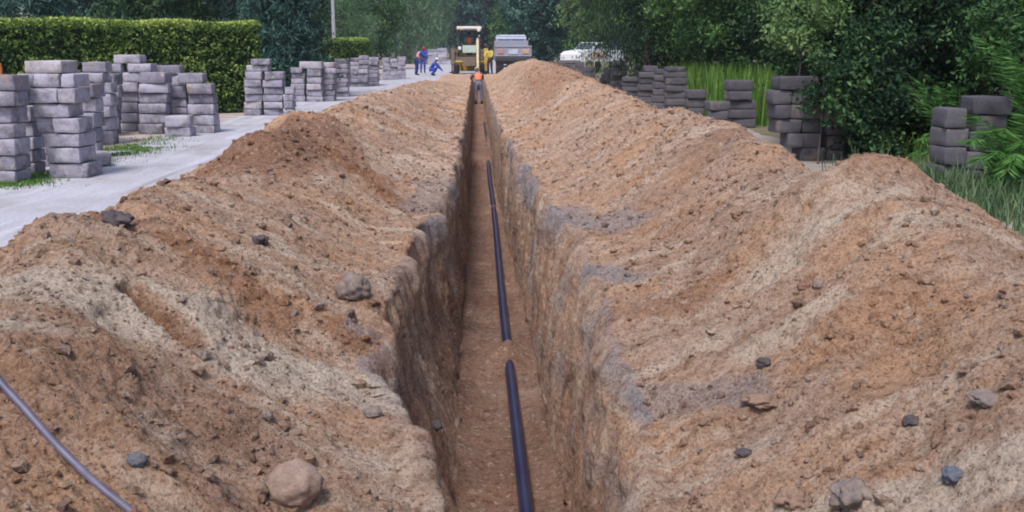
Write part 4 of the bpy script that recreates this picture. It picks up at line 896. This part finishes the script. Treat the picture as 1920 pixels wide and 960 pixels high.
part('tail_lamp', T, simple('red_lamp', (.46, .24, .23), (.40, .2, .2), 5, .35), [((-.78, -.03, 1.42), (.40, .05, .26))]); part('tail_lamp', T, simple('amber_lamp', (.52, .36, .22), (.45, .3, .2), 5, .35), [((.78, -.03, 1.42), (.42, .05, .26))])
part('number_plate', T, simple('pale_plate', (.48, .55, .62), None, 5, .4), [((0, -.03, 1.40), (.6, .03, .30))])
part('bumper', T, BLK, [((0, -.02, .92), (2.25, .10, .18))]); 
for s in (-1, 1): part('mudflap', T, RUB, [((s * .82, .42, .62), (.5, .02, .5))], bevel=0)
cb = part('cab', T, SILV, (), (), [([(3.5, .85), (3.5, 2.25), (3.65, 2.42), (4.75, 2.42), (5.25, 1.65), (5.5, 1.5), (5.55, .6), (3.6, .6)], -1.0, 1.0)], bevel=.05)
part('cab_roof', cb, simple('roof_sky_reflection', (.78, .80, .85), None, 4, .4), [((0, 4.18, 2.43), (1.84, 1.2, .08))], bevel=.03)  # pale sky reflection painted as the colour of the cab roof
part('rear_window', T, simple('dark_cab_glass', (.10, .13, .19), (.16, .2, .27), 2, .12), [((-.42, 3.485, 2.02), (.74, .03, .34)), ((.42, 3.485, 2.02), (.74, .03, .34))])
part('window_frame', T, SILV, [((0, 3.47, 2.21), (1.76, .03, .05)), ((0, 3.47, 1.83), (1.76, .03, .05)), ((-.86, 3.47, 2.02), (.05, .03, .38)), ((.86, 3.47, 2.02), (.05, .03, .38)), ((0, 3.47, 2.02), (.07, .03, .38))], bevel=.005)
for s in (-1, 1):
    part('door_mirror', T, BLK, [((s * 1.16, 4.8, 1.9), (.16, .06, .32)), ((s * 1.05, 4.8, 1.8), (.16, .03, .03))])
    wheel(T, (s * .82, .98, .42), .42, .46, .21, s); wheel(T, (s * .86, 4.55, .42), .42, .24, .21, s)

# ------------------------------------------------------------------ white pickup (front towards the track)
WY = 68.; WX = px(1070, WY)
WHT = simple('white_paint', (.76, .77, .80), (.68, .68, .70), 3, .35); RED_BROWN = simple('red_brown_paint', (.45, .27, .19), (.60, .46, .38), 3, .7)  # doors mottled red-brown against the white body
Wk = empty('pickup', (WX, WY, 0), R(-90 + 48), 'white pickup with red brown doors half hidden by bushes on the right', 'pickup')
# local: y runs backwards along the truck (nose at 0)
part('body', Wk, WHT, (), (), [([(-0, .75), (.0, 1.25), (.35, 1.42), (1.25, 1.52), (2.0, 1.52), (3.3, 1.52), (3.3, 1.5), (5.1, 1.5), (5.1, .75)], -.86, .86)], bevel=.05)
part('cab', Wk, WHT, (), (), [([(1.3, 1.5), (2.0, 2.0), (2.15, 2.04), (3.05, 2.04), (3.3, 1.5)], -.74, .74)], bevel=.05)
part('windscreen', Wk, simple('dark_glass', (.03, .05, .06), (.07, .1, .1), 2, .1), (), (), [([(1.36, 1.56), (1.98, 2.0), (1.99, 1.97), (1.4, 1.55)], -.66, .66)], bevel=0)
for s in (-1, 1):
    part('side_window', Wk, bpy.data.materials['dark_glass'], (), (), [([(1.62, 1.58), (2.06, 1.95), (2.45, 1.95), (2.45, 1.58)], s * .745 - .006, s * .745 + .006), ([(2.55, 1.58), (2.55, 1.95), (2.98, 1.95), (3.12, 1.58)], s * .745 - .006, s * .745 + .006)], bevel=0)
    dr = part('door', Wk, RED_BROWN, [((s * .865, 2.1, 1.16), (.03, 1.7, .50))]); part('handle', dr, BLK, [((s * .885, 2.6, 1.36), (.02, .16, .04))], bevel=0)
    bm = bmesh.new(); add_ring(bm, (s * .84, .95, .68), 'x', .50, .62, .14)
    bm_obj('wheel_arch', bm, simple('beige_arch', (.62, .54, .40), (.5, .42, .3), 5, .6) if s < 0 else bpy.data.materials['beige_arch'], Wk)
    wheel(Wk, (s * .76, .95, .44), .44, .26, .24, s); wheel(Wk, (s * .76, 4.0, .44), .44, .26, .24, s)
    part('headlight', Wk, C_WHITE, [((s * .62, -.02, 1.1), (.28, .05, .18))])
part('bumper', Wk, STEEL, [((0, -.08, .75), (1.7, .14, .2))])

# ------------------------------------------------------------------ pole and orange post
POLE = simple('grey_pole', (.42, .42, .47), (.33, .33, .38), 4, .8); xp = px(627, 52)
up_ = empty('utility_pole', (xp, 52, 0), 0, 'thin pale grey pole among the trees behind the small hedge', 'pole')
part('pole_shaft', up_, POLE, (), [((0, 0, -.1), (0, 0, 7.5), .10, .07)], bevel=0); part('crossarm', up_, POLE, [((0, 0, 7.1), (1.4, .08, .1))])
po = empty('marker_post', on_y(-1, 140, 16.5), 0, 'orange post in front of the hedge at the left picture edge', 'post'); po.location.z = 0
part('post_shaft', po, simple('orange_plastic', (.72, .25, .05), (.6, .2, .05), 5, .5), (), [((0, 0, 0), (0, 0, 1.22), .045)], bevel=0); part('post_base', po, BLK, [((0, 0, .04), (.3, .3, .08))])
print('blocks', nblocks)
